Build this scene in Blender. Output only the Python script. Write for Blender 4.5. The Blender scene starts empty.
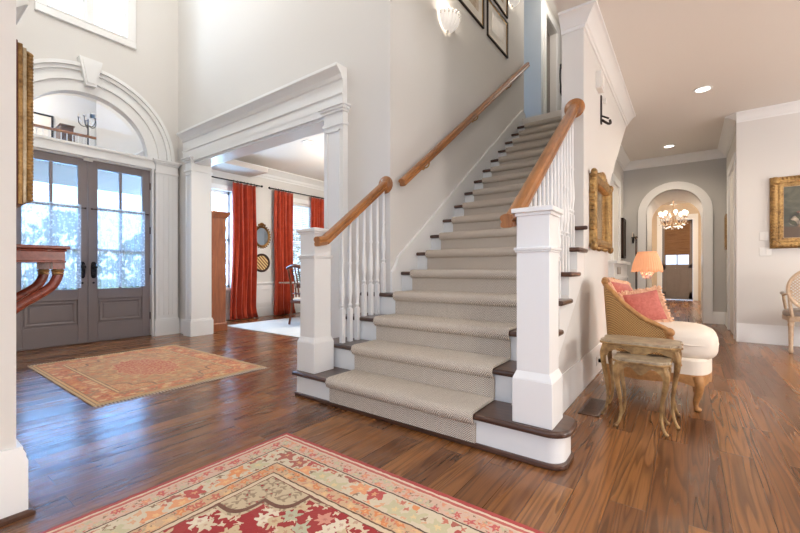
import bpy, math, random
from mathutils import Matrix, Vector
random.seed(7)
PI = math.pi
scene = bpy.context.scene
COL = scene.collection

# ------------------------------------------------------------------ helpers
def lin(r, g, b):
    f = lambda v: (v/12.92 if v <= .04045 else ((v+.055)/1.055)**2.4)
    return (f(r/255), f(g/255), f(b/255), 1.0)

class MB:
    """collects shapes that become ONE mesh"""
    def __init__(self, M=None):
        self.v = []; self.f = []; self.M = M or Matrix.Identity(4)
    def _add(self, vs, fs):
        o = len(self.v)
        self.v += [tuple(self.M @ Vector(p)) for p in vs]
        self.f += [tuple(i+o for i in q) for q in fs]
        return self
    def box(self, x0, x1, y0, y1, z0, z1):
        vs = [(x0,y0,z0),(x1,y0,z0),(x1,y1,z0),(x0,y1,z0),(x0,y0,z1),(x1,y0,z1),(x1,y1,z1),(x0,y1,z1)]
        return self._add(vs, [(0,3,2,1),(4,5,6,7),(0,1,5,4),(1,2,6,5),(2,3,7,6),(3,0,4,7)])
    def prism(self, poly, a0, a1, axis='x'):
        """poly in the two other axes (cyclic order), extruded along axis from a0 to a1"""
        n = len(poly)
        def P(a, p):
            if axis == 'x': return (a, p[0], p[1])
            if axis == 'y': return (p[0], a, p[1])
            return (p[0], p[1], a)
        vs = [P(a0, p) for p in poly]+[P(a1, p) for p in poly]
        fs = [tuple(range(n-1, -1, -1)), tuple(range(n, 2*n))]
        fs += [(i, (i+1) % n, (i+1) % n+n, i+n) for i in range(n)]
        return self._add(vs, fs)
    def lathe(self, prof, c=(0,0,0), seg=20, cap=True):
        vs = []; fs = []; m = len(prof)
        for r, z in prof:
            for k in range(seg):
                a = 2*PI*k/seg
                vs.append((c[0]+r*math.cos(a), c[1]+r*math.sin(a), c[2]+z))
        for i in range(m-1):
            for k in range(seg):
                k2 = (k+1) % seg
                fs.append((i*seg+k, i*seg+k2, (i+1)*seg+k2, (i+1)*seg+k))
        if cap:
            fs.append(tuple(range(seg-1, -1, -1))); fs.append(tuple((m-1)*seg+k for k in range(seg)))
        return self._add(vs, fs)
    def tube(self, pts, rad, seg=10, flat=1.0):
        pts = [Vector(p) for p in pts]; n = len(pts)
        rad = [rad]*n if not isinstance(rad, (list, tuple)) else rad
        vs = []; fs = []
        prev = None
        for i, p in enumerate(pts):
            t = (pts[min(i+1, n-1)]-pts[max(i-1, 0)]).normalized()
            if prev is None:
                ref = Vector((0,0,1)) if abs(t.z) < .9 else Vector((1,0,0))
                u = t.cross(ref).normalized()
            else:
                u = (prev - t*prev.dot(t)).normalized()
            prev = u
            w = t.cross(u)
            for k in range(seg):
                a = 2*PI*k/seg
                vs.append(tuple(p+(u*math.cos(a)+w*math.sin(a)*flat)*rad[i]))
        for i in range(n-1):
            for k in range(seg):
                k2 = (k+1) % seg
                fs.append((i*seg+k, i*seg+k2, (i+1)*seg+k2, (i+1)*seg+k))
        fs.append(tuple(range(seg-1, -1, -1))); fs.append(tuple((n-1)*seg+k for k in range(seg)))
        return self._add(vs, fs)
    def ball(self, c, r, sy=1, sz=1, seg=12, rings=8):
        pr = [(max(1e-4, r*math.sin(PI*i/rings)), -r*sz*math.cos(PI*i/rings)) for i in range(rings+1)]
        o = len(self.v); self.lathe(pr, (0,0,0), seg, cap=False)
        Mi = self.M
        for i in range(o, len(self.v)):
            p = Mi.inverted() @ Vector(self.v[i])
            self.v[i] = tuple(Mi @ Vector((p.x+c[0], p.y*sy+c[1], p.z+c[2])))
        return self
    def superell(self, c, sx, sy, sz, e1=.5, e2=.4, seg=40, rings=16):
        vs = []; fs = []
        S = lambda v, e: math.copysign(abs(v)**e, v)
        for i in range(rings+1):
            ph = -PI/2+PI*i/rings
            for k in range(seg):
                th = 2*PI*k/seg
                vs.append((c[0]+sx*S(math.cos(ph), e1)*S(math.cos(th), e2), c[1]+sy*S(math.cos(ph), e1)*S(math.sin(th), e2), c[2]+sz*S(math.sin(ph), e1)))
        for i in range(rings):
            for k in range(seg):
                k2 = (k+1) % seg
                fs.append((i*seg+k, i*seg+k2, (i+1)*seg+k2, (i+1)*seg+k))
        return self._add(vs, fs)
    def sweep(self, path, prof, closed=False, zs=None):
        """moulding: path of (x,y), prof of (outward, up); outward is to the left of travel"""
        n = len(path); m = len(prof); vs = []
        P = [Vector((p[0], p[1])) for p in path]
        for i in range(n):
            if closed: a, b, c_ = P[i-1], P[i], P[(i+1) % n]
            else: a, b, c_ = P[max(i-1, 0)], P[i], P[min(i+1, n-1)]
            d1 = (b-a).normalized() if (b-a).length > 1e-9 else (c_-b).normalized()
            d2 = (c_-b).normalized() if (c_-b).length > 1e-9 else d1
            n1 = Vector((-d1.y, d1.x)); n2 = Vector((-d2.y, d2.x))
            mm = (n1+n2); mm = mm.normalized(); k = 1/max(.2, mm.dot(n1))
            for o, u in prof:
                q = b+mm*o*k
                vs.append((q.x, q.y, u))
        fs = []
        for i in range(n if closed else n-1):
            j = (i+1) % n
            for k in range(m):
                k2 = (k+1) % m
                fs.append((i*m+k, j*m+k, j*m+k2, i*m+k2))
        if not closed:
            fs.append(tuple(range(m))); fs.append(tuple((n-1)*m+k for k in range(m-1, -1, -1)))
        return self._add(vs, fs)
    def grid(self, fn, nu, nv, thick=None):
        vs = [fn(i/nu, j/nv) for i in range(nu+1) for j in range(nv+1)]
        w = nv+1
        fs = [(i*w+j, (i+1)*w+j, (i+1)*w+j+1, i*w+j+1) for i in range(nu) for j in range(nv)]
        return self._add(vs, fs)
    def ringarc(self, cy, cz, r0, r1, a0, a1, x0, x1, seg=32):
        """arch moulding in the y-z plane, between x0 and x1"""
        vs = []; fs = []
        for i in range(seg+1):
            a = a0+(a1-a0)*i/seg
            for r, x in ((r0, x0), (r1, x0), (r1, x1), (r0, x1)):
                vs.append((x, cy+r*math.cos(a), cz+r*math.sin(a)))
        for i in range(seg):
            for k in range(4):
                k2 = (k+1) % 4
                fs.append((i*4+k, i*4+k2, (i+1)*4+k2, (i+1)*4+k))
        fs.append((3,2,1,0)); fs.append(tuple(seg*4+k for k in range(4)))
        return self._add(vs, fs)
    def build(self, name, mat, parent=None, bevel=0, smooth=True, solid=0, subsurf=0, ang=38):
        me = bpy.data.meshes.new(name)
        off = OFF.get(parent.name, (0,0,0)) if parent else (0,0,0)
        me.from_pydata([(x-off[0], y-off[1], z-off[2]) for x, y, z in self.v], [], self.f)
        me.validate()
        import bmesh
        bm = bmesh.new(); bm.from_mesh(me)
        bmesh.ops.recalc_face_normals(bm, faces=bm.faces); bm.to_mesh(me); bm.free()
        if mat: me.materials.append(mat)
        if smooth:
            me.polygons.foreach_set('use_smooth', [True]*len(me.polygons))
            me.set_sharp_from_angle(angle=math.radians(ang))
        o = bpy.data.objects.new(name, me); COL.objects.link(o)
        if parent:
            o.parent = parent; OFF[o.name] = off
        if solid:
            s = o.modifiers.new('solid', 'SOLIDIFY'); s.thickness = solid; s.offset = 0
        if bevel:
            b = o.modifiers.new('bevel', 'BEVEL'); b.width = bevel; b.segments = 2; b.limit_method = 'ANGLE'; b.angle_limit = math.radians(40)
        if subsurf:
            s = o.modifiers.new('sub', 'SUBSURF'); s.levels = subsurf; s.render_levels = subsurf
        return o
OFF = {}

def thing(name, label, cat, loc=(0,0,0), group=None, kind=None):
    o = bpy.data.objects.new(name, None); COL.objects.link(o)
    o.location = loc; o.empty_display_size = .1
    OFF[o.name] = tuple(loc)
    return tag(o, label, cat, group, kind)
def tag(o, label=None, cat=None, group=None, kind=None):
    if label: o['label'] = label
    if cat: o['category'] = cat
    if group: o['group'] = group
    if kind: o['kind'] = kind
    return o
def struct(name, mb, mat, label=None, cat=None, **k):
    o = mb.build(name, mat, **k); o['kind'] = 'structure'
    if label: o['label'] = label
    if cat: o['category'] = cat
    return o
def sthing(name, label, cat, loc=(0,0,0)):
    return thing(name, label, cat, loc, kind='structure')
def dup(root, loc, label=None, rotz=None):
    r = root.copy(); COL.objects.link(r); r.location = loc
    if rotz is not None: r.rotation_euler = (0,0,rotz)
    if label: r['label'] = label
    for ch in list(root.children):
        c = ch.copy(); COL.objects.link(c); c.parent = r
        for g in list(ch.children):
            d = g.copy(); COL.objects.link(d); d.parent = c
    return r
def bez(p0, p1, p2, p3, n=12):
    out = []
    for i in range(n+1):
        t = i/n; a = (1-t)**3; b = 3*t*(1-t)**2; c = 3*t*t*(1-t); d = t**3
        out.append(tuple(a*p0[k]+b*p1[k]+c*p2[k]+d*p3[k] for k in range(len(p0))))
    return out
def spline(pts, n=6):
    """Catmull-Rom through points"""
    P = [Vector(p) for p in pts]; out = []
    for i in range(len(P)-1):
        a = P[max(i-1, 0)]; b = P[i]; c = P[i+1]; d = P[min(i+2, len(P)-1)]
        for k in range(n):
            t = k/n
            out.append(tuple(.5*((2*b)+(c-a)*t+(2*a-5*b+4*c-d)*t*t+(3*b-a-3*c+d)*t**3)))
    out.append(tuple(P[-1])); return out

# ------------------------------------------------------------------ materials
class NT:
    def __init__(self, name):
        self.m = bpy.data.materials.new(name); self.m.use_nodes = True
        self.t = self.m.node_tree; self.b = self.t.nodes['Principled BSDF']; self.out = self.t.nodes['Material Output']
    def n(self, typ, ins=None, **props):
        nd = self.t.nodes.new(typ)
        for k, v in props.items(): setattr(nd, k, v)
        for k, v in (ins or {}).items(): self.put(nd, k, v)
        return nd
    def put(self, nd, k, v):
        s = nd.inputs[k]
        if isinstance(v, bpy.types.NodeSocket): self.t.links.new(v, s)
        elif isinstance(v, bpy.types.Node): self.t.links.new(v.outputs[0], s)
        else: s.default_value = v
    def set(self, **kw):
        for k, v in kw.items(): self.put(self.b, k.replace('_', ' '), v)
        return self
    def math(self, op, a, b=0.0, c=None, clamp=False):
        d = {0: a, 1: b}
        if c is not None: d[2] = c
        return self.n('ShaderNodeMath', d, operation=op, use_clamp=clamp).outputs[0]
    def mix(self, f, a, b, mode='MIX'):
        nd = self.n('ShaderNodeMix', None, data_type='RGBA', blend_type=mode)
        self.put(nd, 0, f); self.put(nd, 6, a); self.put(nd, 7, b)
        return nd.outputs[2]
    def ramp(self, f, stops, interp='LINEAR'):
        nd = self.n('ShaderNodeValToRGB', {0: f}); cr = nd.color_ramp; cr.interpolation = interp
        while len(cr.elements) > 1: cr.elements.remove(cr.elements[-1])
        cr.elements[0].position = stops[0][0]; cr.elements[0].color = stops[0][1]
        for p, c in stops[1:]:
            e = cr.elements.new(p); e.color = c
        return nd.outputs[0]
    def obj(self, scale=(1,1,1), rot=(0,0,0), loc=(0,0,0)):
        tc = self.n('ShaderNodeTexCoord')
        return self.n('ShaderNodeMapping', {0: tc.outputs['Object'], 'Location': loc, 'Rotation': rot, 'Scale': scale}).outputs[0]
    def noise(self, vec, scale, detail=3, rough=.55, dist=0):
        return self.n('ShaderNodeTexNoise', {'Vector': vec, 'Scale': scale, 'Detail': detail, 'Roughness': rough, 'Distortion': dist}).outputs[0]
    def vor(self, vec, scale, feature='F1', out=0, rnd=1.0, dims='3D'):
        return self.n('ShaderNodeTexVoronoi', {'Vector': vec, 'Scale': scale, 'Randomness': rnd}, feature=feature, voronoi_dimensions=dims).outputs[out]
    def bump(self, h, strength=.3, dist=.01):
        self.put(self.b, 'Normal', self.n('ShaderNodeBump', {'Height': h, 'Strength': strength, 'Distance': dist}).outputs[0]); return self

def plain(name, col, rough=.5, metal=0, spec=.5, bump=None, vary=.0):
    t = NT(name); t.set(Roughness=rough, Metallic=metal)
    t.put(t.b, 'Specular IOR Level', spec)
    v = t.obj()
    if vary:
        f = t.noise(v, 6, 4)
        d = tuple(max(0, c*(1-vary)) for c in col[:3])+(1,); l = tuple(min(1, c*(1+vary)) for c in col[:3])+(1,)
        t.put(t.b, 'Base Color', t.mix(f, d, l))
    else: t.put(t.b, 'Base Color', col)
    if bump: t.bump(t.noise(v, bump[0], 3), bump[1], bump[2] if len(bump) > 2 else .003)
    return t.m

M = {}
M['wall'] = plain('wall_paint', lin(224,221,216), .75, spec=.25, bump=(180, .08))
M['wallgrey'] = plain('grey_wall_paint', lin(198,197,193), .75, spec=.25, bump=(180, .08))
M['wallblue'] = plain('blue_wall_paint', lin(212,214,214), .75, spec=.25, bump=(180, .08))
M['walltan'] = plain('tan_wall_paint', lin(214,196,172), .8, spec=.2, bump=(180, .08))
M['ceil'] = plain('ceiling_paint', lin(232,227,220), .85, spec=.2, bump=(120, .06))
M['trim'] = plain('white_trim_paint', lin(240,240,238), .32, spec=.45)
M['door'] = plain('taupe_door_paint', lin(132,122,122), .38, spec=.45, vary=.05)
M['fardoor'] = plain('brown_door_paint', lin(126,116,110), .45, spec=.4, vary=.1)
M['black'] = plain('black_metal', lin(32,31,34), .35, .7)
M['iron'] = plain('dark_iron', lin(52,45,42), .5, .5)
M['bronze'] = plain('bronze_metal', lin(70,52,44), .4, .7)
M['brass'] = plain('brass', lin(190,150,80), .3, .9)
M['plastic'] = plain('white_plastic', lin(235,233,228), .4)
M['white_cloth'] = plain('cream_linen', lin(232,220,204), .9, spec=.2, bump=(300, .25, .002))
M['ground'] = plain('lawn_green', lin(120,150,90), .95, vary=.3)
M['stone'] = plain('porch_stone', lin(176,170,160), .9, vary=.1)
M['porch'] = plain('porch_ceiling_paint', lin(206,196,188), .7)

def wood(name, dark, light, rough=.35, scale=(14, 14, 1.2), spec=.5, coat=0.0, axis=None):
    t = NT(name); v = t.obj(scale)
    w = t.noise(v, 1.6, 5, .6, .8); w2 = t.noise(v, 9, 3, .5)
    f = t.math('ADD', t.math('MULTIPLY', w, .75), t.math('MULTIPLY', w2, .25))
    t.put(t.b, 'Base Color', t.ramp(f, [(.3, dark), (.68, light)]))
    t.set(Roughness=rough); t.put(t.b, 'Specular IOR Level', spec); t.put(t.b, 'Coat Weight', coat)
    t.bump(w2, .08, .002)
    return t.m
M['rail'] = wood('oak_handrail', lin(112,66,32), lin(190,128,72), .3, (10, 2, 2), coat=.3)
M['tread'] = wood('stained_tread', lin(52,34,28), lin(98,66,50), .3, (1.5, 14, 14), coat=.2)
M['mahog'] = wood('mahogany', lin(84,32,24), lin(150,74,56), .25, (2, 9, 9), coat=.5)
M['armoire'] = wood('cherry_wood', lin(120,62,32), lin(176,104,60), .3, (9, 9, 1.2), coat=.3)
M['chairwood'] = wood('dark_chair_wood', lin(70,34,22), lin(136,76,48), .35, (9, 9, 2))
M['dresser'] = wood('brown_dresser', lin(78,52,34), lin(124,88,60), .4, (3, 9, 9))
M['shadewood'] = wood('woven_shade', lin(96,68,48), lin(150,114,82), .85, (2, 30, 60), spec=.2)

def floor_mat():
    t = NT('stained_oak_floor')
    tc = t.n('ShaderNodeTexCoord')
    v = t.n('ShaderNodeMapping', {0: tc.outputs['Object'], 'Rotation': (0,0,PI/2)}).outputs[0]
    br = t.n('ShaderNodeTexBrick', {'Vector': v, 'Color1': (0,0,0,1), 'Color2': (1,1,1,1), 'Mortar': (.5,.5,.5,1), 'Scale': 1.0, 'Mortar Size': .0016, 'Mortar Smooth': .1, 'Bias': 0.0, 'Brick Width': 1.35, 'Row Height': .135}, offset=.37, offset_frequency=2)
    rnd = t.n('ShaderNodeSeparateColor', {0: br.outputs[0]}).outputs[0]
    # per plank offset of the grain
    sep = t.n('ShaderNodeSeparateXYZ', {0: tc.outputs['Object']})
    cx = t.math('ADD', t.math('MULTIPLY', sep.outputs[0], 1.0), t.math('MULTIPLY', rnd, 13.7))
    cy = t.math('ADD', sep.outputs[1], t.math('MULTIPLY', rnd, 41.0))
    gv = t.n('ShaderNodeCombineXYZ', {0: t.math('MULTIPLY', cx, 10.0), 1: t.math('MULTIPLY', cy, .5), 2: 0.0}).outputs[0]
    n1 = t.noise(gv, 1.0, 2, .45, .15)
    rings = t.math('FRACT', t.math('MULTIPLY', n1, 13.0))                     # cathedral grain lines
    ringd = t.math('SMOOTH_MIN', rings, t.math('MULTIPLY', t.math('SUBTRACT', 1.0, rings), 3.0), .15)
    gv2 = t.n('ShaderNodeCombineXYZ', {0: t.math('MULTIPLY', cx, 150.0), 1: t.math('MULTIPLY', cy, 4.0), 2: 0.0}).outputs[0]
    pore = t.noise(gv2, 1.0, 3, .6)
    base = t.ramp(rnd, [(0, lin(92,54,30)), (.3, lin(130,82,44)), (.55, lin(152,98,52)), (.75, lin(102,62,36)), (1, lin(164,110,60))])
    dark = t.mix(.62, base, lin(40,24,16))
    big = t.noise(t.obj(), .7, 2)
    lt = t.mix(t.math('MULTIPLY', big, .35), base, lin(150,104,66))
    f = t.math('MULTIPLY', t.n('ShaderNodeMapRange', {0: ringd, 1: .03, 2: .5, 3: 1.0, 4: 0.0}).outputs[0], .85)
    col = t.mix(f, lt, dark)
    col = t.mix(t.n('ShaderNodeMapRange', {0: pore, 1: .5, 2: .72, 3: 0.0, 4: .5}).outputs[0], col, dark)
    col = t.mix(t.math('MULTIPLY', br.outputs[1], .75), col, lin(34,20,14))
    t.put(t.b, 'Base Color', col)
    t.put(t.b, 'Roughness', t.n('ShaderNodeMapRange', {0: n1, 3: .2, 4: .34}).outputs[0])
    t.put(t.b, 'Specular IOR Level', .4); t.put(t.b, 'Coat Weight', .22); t.put(t.b, 'Coat Roughness', .22)
    h = t.math('SUBTRACT', t.math('MULTIPLY', n1, .6), br.outputs[1])
    t.bump(h, .12, .004)
    return t.m
M['floor'] = floor_mat()

def runner_mat():
    t = NT('herringbone_sisal')
    tc = t.n('ShaderNodeTexCoord'); s = t.n('ShaderNodeSeparateXYZ', {0: tc.outputs['Object']})
    u = s.outputs[0]; w = t.math('ADD', s.outputs[1], s.outputs[2])
    zig = t.math('ABSOLUTE', t.math('SUBTRACT', t.math('FRACT', t.math('MULTIPLY', u, 11.0)), .5))
    k = t.math('SINE', t.math('ADD', t.math('MULTIPLY', w, 520.0), t.math('MULTIPLY', zig, 42.0)))
    n = t.noise(t.obj(), 260, 2); n2 = t.noise(t.obj((3,1,1)), 9, 3)
    f = t.math('ADD', t.math('MULTIPLY', k, .42), t.math('MULTIPLY', n, 1.0), clamp=True)
    col = t.ramp(f, [(.1, lin(136,122,108)), (.5, lin(216,204,189)), (.85, lin(243,234,220))])
    col = t.mix(t.math('MULTIPLY', n2, .3), col, lin(178,160,142))
    t.put(t.b, 'Base Color', col); t.set(Roughness=.95); t.put(t.b, 'Specular IOR Level', .1)
    t.bump(f, .5, .004)
    return t.m
M['runner'] = runner_mat()

def rug_mat(name, hx, hy, bands, field, motif, scal, corner, medal=None, flowers=(), washed=0.0, jag=.045):
    """hand-knotted rug in object space centred on the rug; bands: list of (distance to edge, colour)"""
    t = NT(name); tc = t.n('ShaderNodeTexCoord'); ob = tc.outputs['Object']
    s = t.n('ShaderNodeSeparateXYZ', {0: ob})
    jit = t.math('MULTIPLY', t.math('SUBTRACT', t.noise(ob, 30, 2), .5), .012)
    ax = t.math('ABSOLUTE', s.outputs[0]); ay = t.math('ABSOLUTE', s.outputs[1])
    dx = t.math('SUBTRACT', hx, ax); dy = t.math('SUBTRACT', hy, ay)
    d = t.math('ADD', t.math('MINIMUM', dx, dy), jit)
    L = max(b[0] for b in bands)*1.05
    bcol = t.ramp(t.math('DIVIDE', d, L), [(b[0]/L, b[1]) for b in bands], 'CONSTANT')
    # flowers of the borders
    dist = t.n('ShaderNodeVectorMath', {0: ob, 1: t.n('ShaderNodeVectorMath', {0: t.n('ShaderNodeTexNoise', {'Vector': ob, 'Scale': 22.0, 'Detail': 4.0}).outputs[1], 1: (jag,jag,0)}, operation='MULTIPLY').outputs[0]}, operation='ADD').outputs[0]
    def petals(F, nl, amp):
        lv = t.n('ShaderNodeVectorMath', {0: dist, 1: F.outputs[2]}, operation='SUBTRACT')
        q = t.n('ShaderNodeSeparateXYZ', {0: lv})
        an = t.math('ARCTAN2', q.outputs[1], q.outputs[0])
        return t.math('MULTIPLY', F.outputs[0], t.math('ADD', 1.0, t.math('MULTIPLY', t.math('SINE', t.math('MULTIPLY', an, nl)), amp)))
    for (d0, d1, sc, lo, cols) in flowers:
        inb = t.math('MULTIPLY', t.math('GREATER_THAN', d, d0), t.math('LESS_THAN', d, d1))
        F = t.n('ShaderNodeTexVoronoi', {'Vector': dist, 'Scale': sc, 'Randomness': .75}, voronoi_dimensions='2D')
        Q = t.n('ShaderNodeTexVoronoi', {'Vector': dist, 'Scale': sc*2.6, 'Randomness': 1.0}, voronoi_dimensions='2D')
        fp = petals(F, 5.0, .32)
        rc = t.n('ShaderNodeSeparateColor', {0: F.outputs[1]}).outputs[0]
        rq = t.n('ShaderNodeSeparateColor', {0: Q.outputs[1]}).outputs[0]
        fc = t.ramp(rc, [(i/len(cols), c) for i, c in enumerate(cols)], 'CONSTANT')
        leafc = t.ramp(rq, [(0, lin(176,168,130)), (.25, lin(206,120,100)), (.45, lin(150,120,96)), (.7, lin(226,176,140))], 'CONSTANT')
        bcol = t.mix(t.math('MULTIPLY', t.math('MULTIPLY', inb, t.math('LESS_THAN', petals(Q, 4.0, .4), .27)), t.math('GREATER_THAN', rq, .2)), bcol, leafc)
        bcol = t.mix(t.math('MULTIPLY', inb, t.math('LESS_THAN', fp, lo)), bcol, fc)
        bcol = t.mix(t.math('MULTIPLY', inb, t.math('LESS_THAN', fp, lo*.3)), bcol, t.mix(.5, fc, lin(250,214,150)))
    # field
    F = t.n('ShaderNodeTexVoronoi', {'Vector': dist, 'Scale': motif[0], 'Randomness': .9}, voronoi_dimensions='2D')
    G = t.n('ShaderNodeTexVoronoi', {'Vector': dist, 'Scale': motif[0]*2.3, 'Randomness': 1.0}, voronoi_dimensions='2D')
    wob = t.math('MULTIPLY', t.math('ABSOLUTE', t.math('SINE', t.math('MULTIPLY', t.math('SUBTRACT', dx, dy), 12.0))), -.09)
    rc = t.n('ShaderNodeSeparateColor', {0: F.outputs[1]}).outputs[0]
    fc = t.ramp(rc, [(i/len(motif[2]), c) for i, c in enumerate(motif[2])], 'CONSTANT')
    fp = petals(F, 6.0, .3)
    rg = t.n('ShaderNodeSeparateColor', {0: G.outputs[1]}).outputs[0]
    fld = t.mix(t.math('MULTIPLY', t.math('LESS_THAN', petals(G, 4.0, .4), .28), t.math('GREATER_THAN', rg, .58)), field, motif[3])
    fld = t.mix(t.math('LESS_THAN', fp, motif[1]), fld, fc)
    fld = t.mix(t.math('LESS_THAN', fp, motif[1]*.25), fld, t.mix(.4, fc, field))
    # spandrels in the corners with a scalloped edge, and an inner scalloped cartouche
    cd = t.math('ADD', t.math('ADD', t.math('SUBTRACT', dx, bands[-1][0]), t.math('SUBTRACT', dy, bands[-1][0])), wob)
    cm = t.math('LESS_THAN', cd, scal)
    ccol = t.mix(t.math('LESS_THAN', petals(G, 3.0, .5), .30), corner[0], corner[1])
    ccol = t.mix(t.math('MULTIPLY', t.math('LESS_THAN', G.outputs[0], .12), t.math('GREATER_THAN', rg, .5)), ccol, field)
    ccol = t.mix(t.math('LESS_THAN', t.math('ABSOLUTE', t.math('SUBTRACT', cd, scal*.86)), .018), ccol, corner[2])
    fld = t.mix(cm, fld, ccol)
    if medal:
        (ex, ey, mc, mring) = medal
        r = t.math('SQRT', t.math('ADD', t.math('POWER', t.math('DIVIDE', s.outputs[0], ex), 2.0), t.math('POWER', t.math('DIVIDE', s.outputs[1], ey), 2.0)))
        an = t.math('ARCTAN2', t.math('DIVIDE', s.outputs[1], ey), t.math('DIVIDE', s.outputs[0], ex))
        rr = t.math('ADD', r, t.math('MULTIPLY', t.math('SINE', t.math('MULTIPLY', an, 14.0)), .06))
        mcol = t.mix(t.math('LESS_THAN', petals(G, 5.0, .35), .30), mc, mring)
        fld = t.mix(t.math('LESS_THAN', rr, 1.035), fld, mring)
        fld = t.mix(t.math('LESS_THAN', rr, 1.0), fld, mcol)
    inf = t.math('GREATER_THAN', d, bands[-1][0])
    col = t.mix(inf, bcol, fld)
    kn = t.noise(ob, 160, 2); wear = t.noise(ob, 5, 4)
    col = t.mix(t.math('MULTIPLY', kn, .35), col, t.mix(.5, col, lin(60,40,34)))
    col = t.mix(t.math('MULTIPLY', t.math('GREATER_THAN', wear, .5), washed*.5), col, lin(206,180,150))
    col = t.mix(washed, col, lin(198,160,122))
    t.put(t.b, 'Base Color', col); t.set(Roughness=1.0); t.put(t.b, 'Specular IOR Level', .05)
    t.put(t.b, 'Sheen Weight', .15)
    t.bump(kn, .4, .004)
    return t.m

def gold(name, a, b, metal=.75, rough=.38, sc=40, bstr=.5):
    t = NT(name); v = t.obj(); n = t.noise(v, sc, 4, .6); n2 = t.noise(v, 7, 3)
    t.put(t.b, 'Base Color', t.mix(t.n('ShaderNodeMapRange', {0: t.math('MULTIPLY', t.math('ADD', n, n2), .5), 1: .32, 2: .7}).outputs[0], a, b))
    t.set(Roughness=rough, Metallic=metal); t.bump(n, bstr, .006)
    return t.m
M['gilt'] = gold('antique_gilt', lin(92,64,34), lin(202,162,100), .55, .42, 45, .5)
M['gilt2'] = gold('worn_gilt', lin(120,84,44), lin(206,172,116), .45, .45, 60, .5)
M['giltdark'] = gold('dark_gilt', lin(92,62,34), lin(166,122,66), .6, .4, 50, .5)
M['antique'] = gold('painted_antique_wood', lin(92,60,30), lin(202,164,108), .25, .5, 26, .25)
M['nest_top'] = gold('crackled_painted_top', lin(112,90,66), lin(196,180,152), .05, .35, 30, .15)
M['chair_frame'] = gold('carved_walnut_gilt', lin(140,92,48), lin(206,152,92), .1, .5, 30, .2)
M['cream_frame'] = gold('cream_painted_wood', lin(190,158,124), lin(226,204,176), .05, .5, 30, .2)
M['giltsilver'] = gold('silvered_gilt', lin(150,132,104), lin(214,200,172), .4, .4, 50, .2)
M['redback'] = plain('dark_red_wood', lin(96,46,34), .5)

def cane(name, a, b, sc):
    t = NT(name); v = t.obj((sc, sc, sc))
    s = t.n('ShaderNodeSeparateXYZ', {0: v})
    f1 = t.math('SINE', s.outputs[0]); f2 = t.math('SINE', t.math('ADD', s.outputs[2], s.outputs[1]))
    f = t.math('MULTIPLY', f1, f2)
    t.put(t.b, 'Base Color', t.ramp(t.math('ADD', t.math('MULTIPLY', f, .5), .5), [(.3, a), (.6, b)]))
    t.set(Roughness=.6); t.bump(f, .6, .004)
    return t.m
M['cane'] = cane('woven_cane', lin(140,98,52), lin(214,168,106), 380)
M['lattice'] = cane('gold_lattice', lin(120,74,40), lin(226,196,140), 85)

def fabric(name, a, b, sc=14, rough=.85, sheen=.2, bstr=.25):
    t = NT(name); v = t.obj(); n = t.noise(v, sc, 4, .6, .5); w = t.noise(v, 320, 2)
    t.put(t.b, 'Base Color', t.mix(n, a, b)); t.set(Roughness=rough); t.put(t.b, 'Sheen Weight', sheen)
    t.put(t.b, 'Specular IOR Level', .2); t.bump(w, bstr, .002)
    return t.m
M['rose'] = fabric('rose_brocade', lin(166,78,70), lin(222,140,124), 42)
M['coral'] = fabric('coral_silk', lin(206,128,92), lin(240,186,146), 20)
M['fringe'] = fabric('fringe_yarn', lin(214,150,112), lin(244,212,180), 60)
M['redsilk'] = fabric('red_silk', lin(152,40,20), lin(212,88,52), 7, .42, .3)
M['seatgrey'] = fabric('grey_seat_cloth', lin(146,134,124), lin(184,172,160), 30)
M['paperprint'] = plain('print_paper', lin(242,236,226), .8, vary=.04)
M['palerug'] = fabric('pale_wool_rug', lin(206,206,200), lin(226,226,222), 4, .95)

def emis(name, col, strength, base=(.9,.88,.84,1)):
    t = NT(name); t.put(t.b, 'Base Color', base); t.put(t.b, 'Emission Color', col); t.put(t.b, 'Emission Strength', strength); return t.m
M['bulb'] = emis('lamp_glow', (1,.93,.82,1), 1.3)
M['can'] = emis('downlight_glow', (1,.93,.82,1), 5)
M['crystal_lit'] = emis('lit_crystal', (1,.92,.84,1), .3)
def shade_mat():
    t = NT('pleated_shade'); tc = t.n('ShaderNodeTexCoord')
    t.put(t.b, 'Base Color', lin(224,160,122)); t.set(Roughness=.9)
    t.put(t.b, 'Emission Color', (1,.46,.22,1)); t.put(t.b, 'Emission Strength', .28)
    return t.m
M['shade'] = shade_mat()

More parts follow.
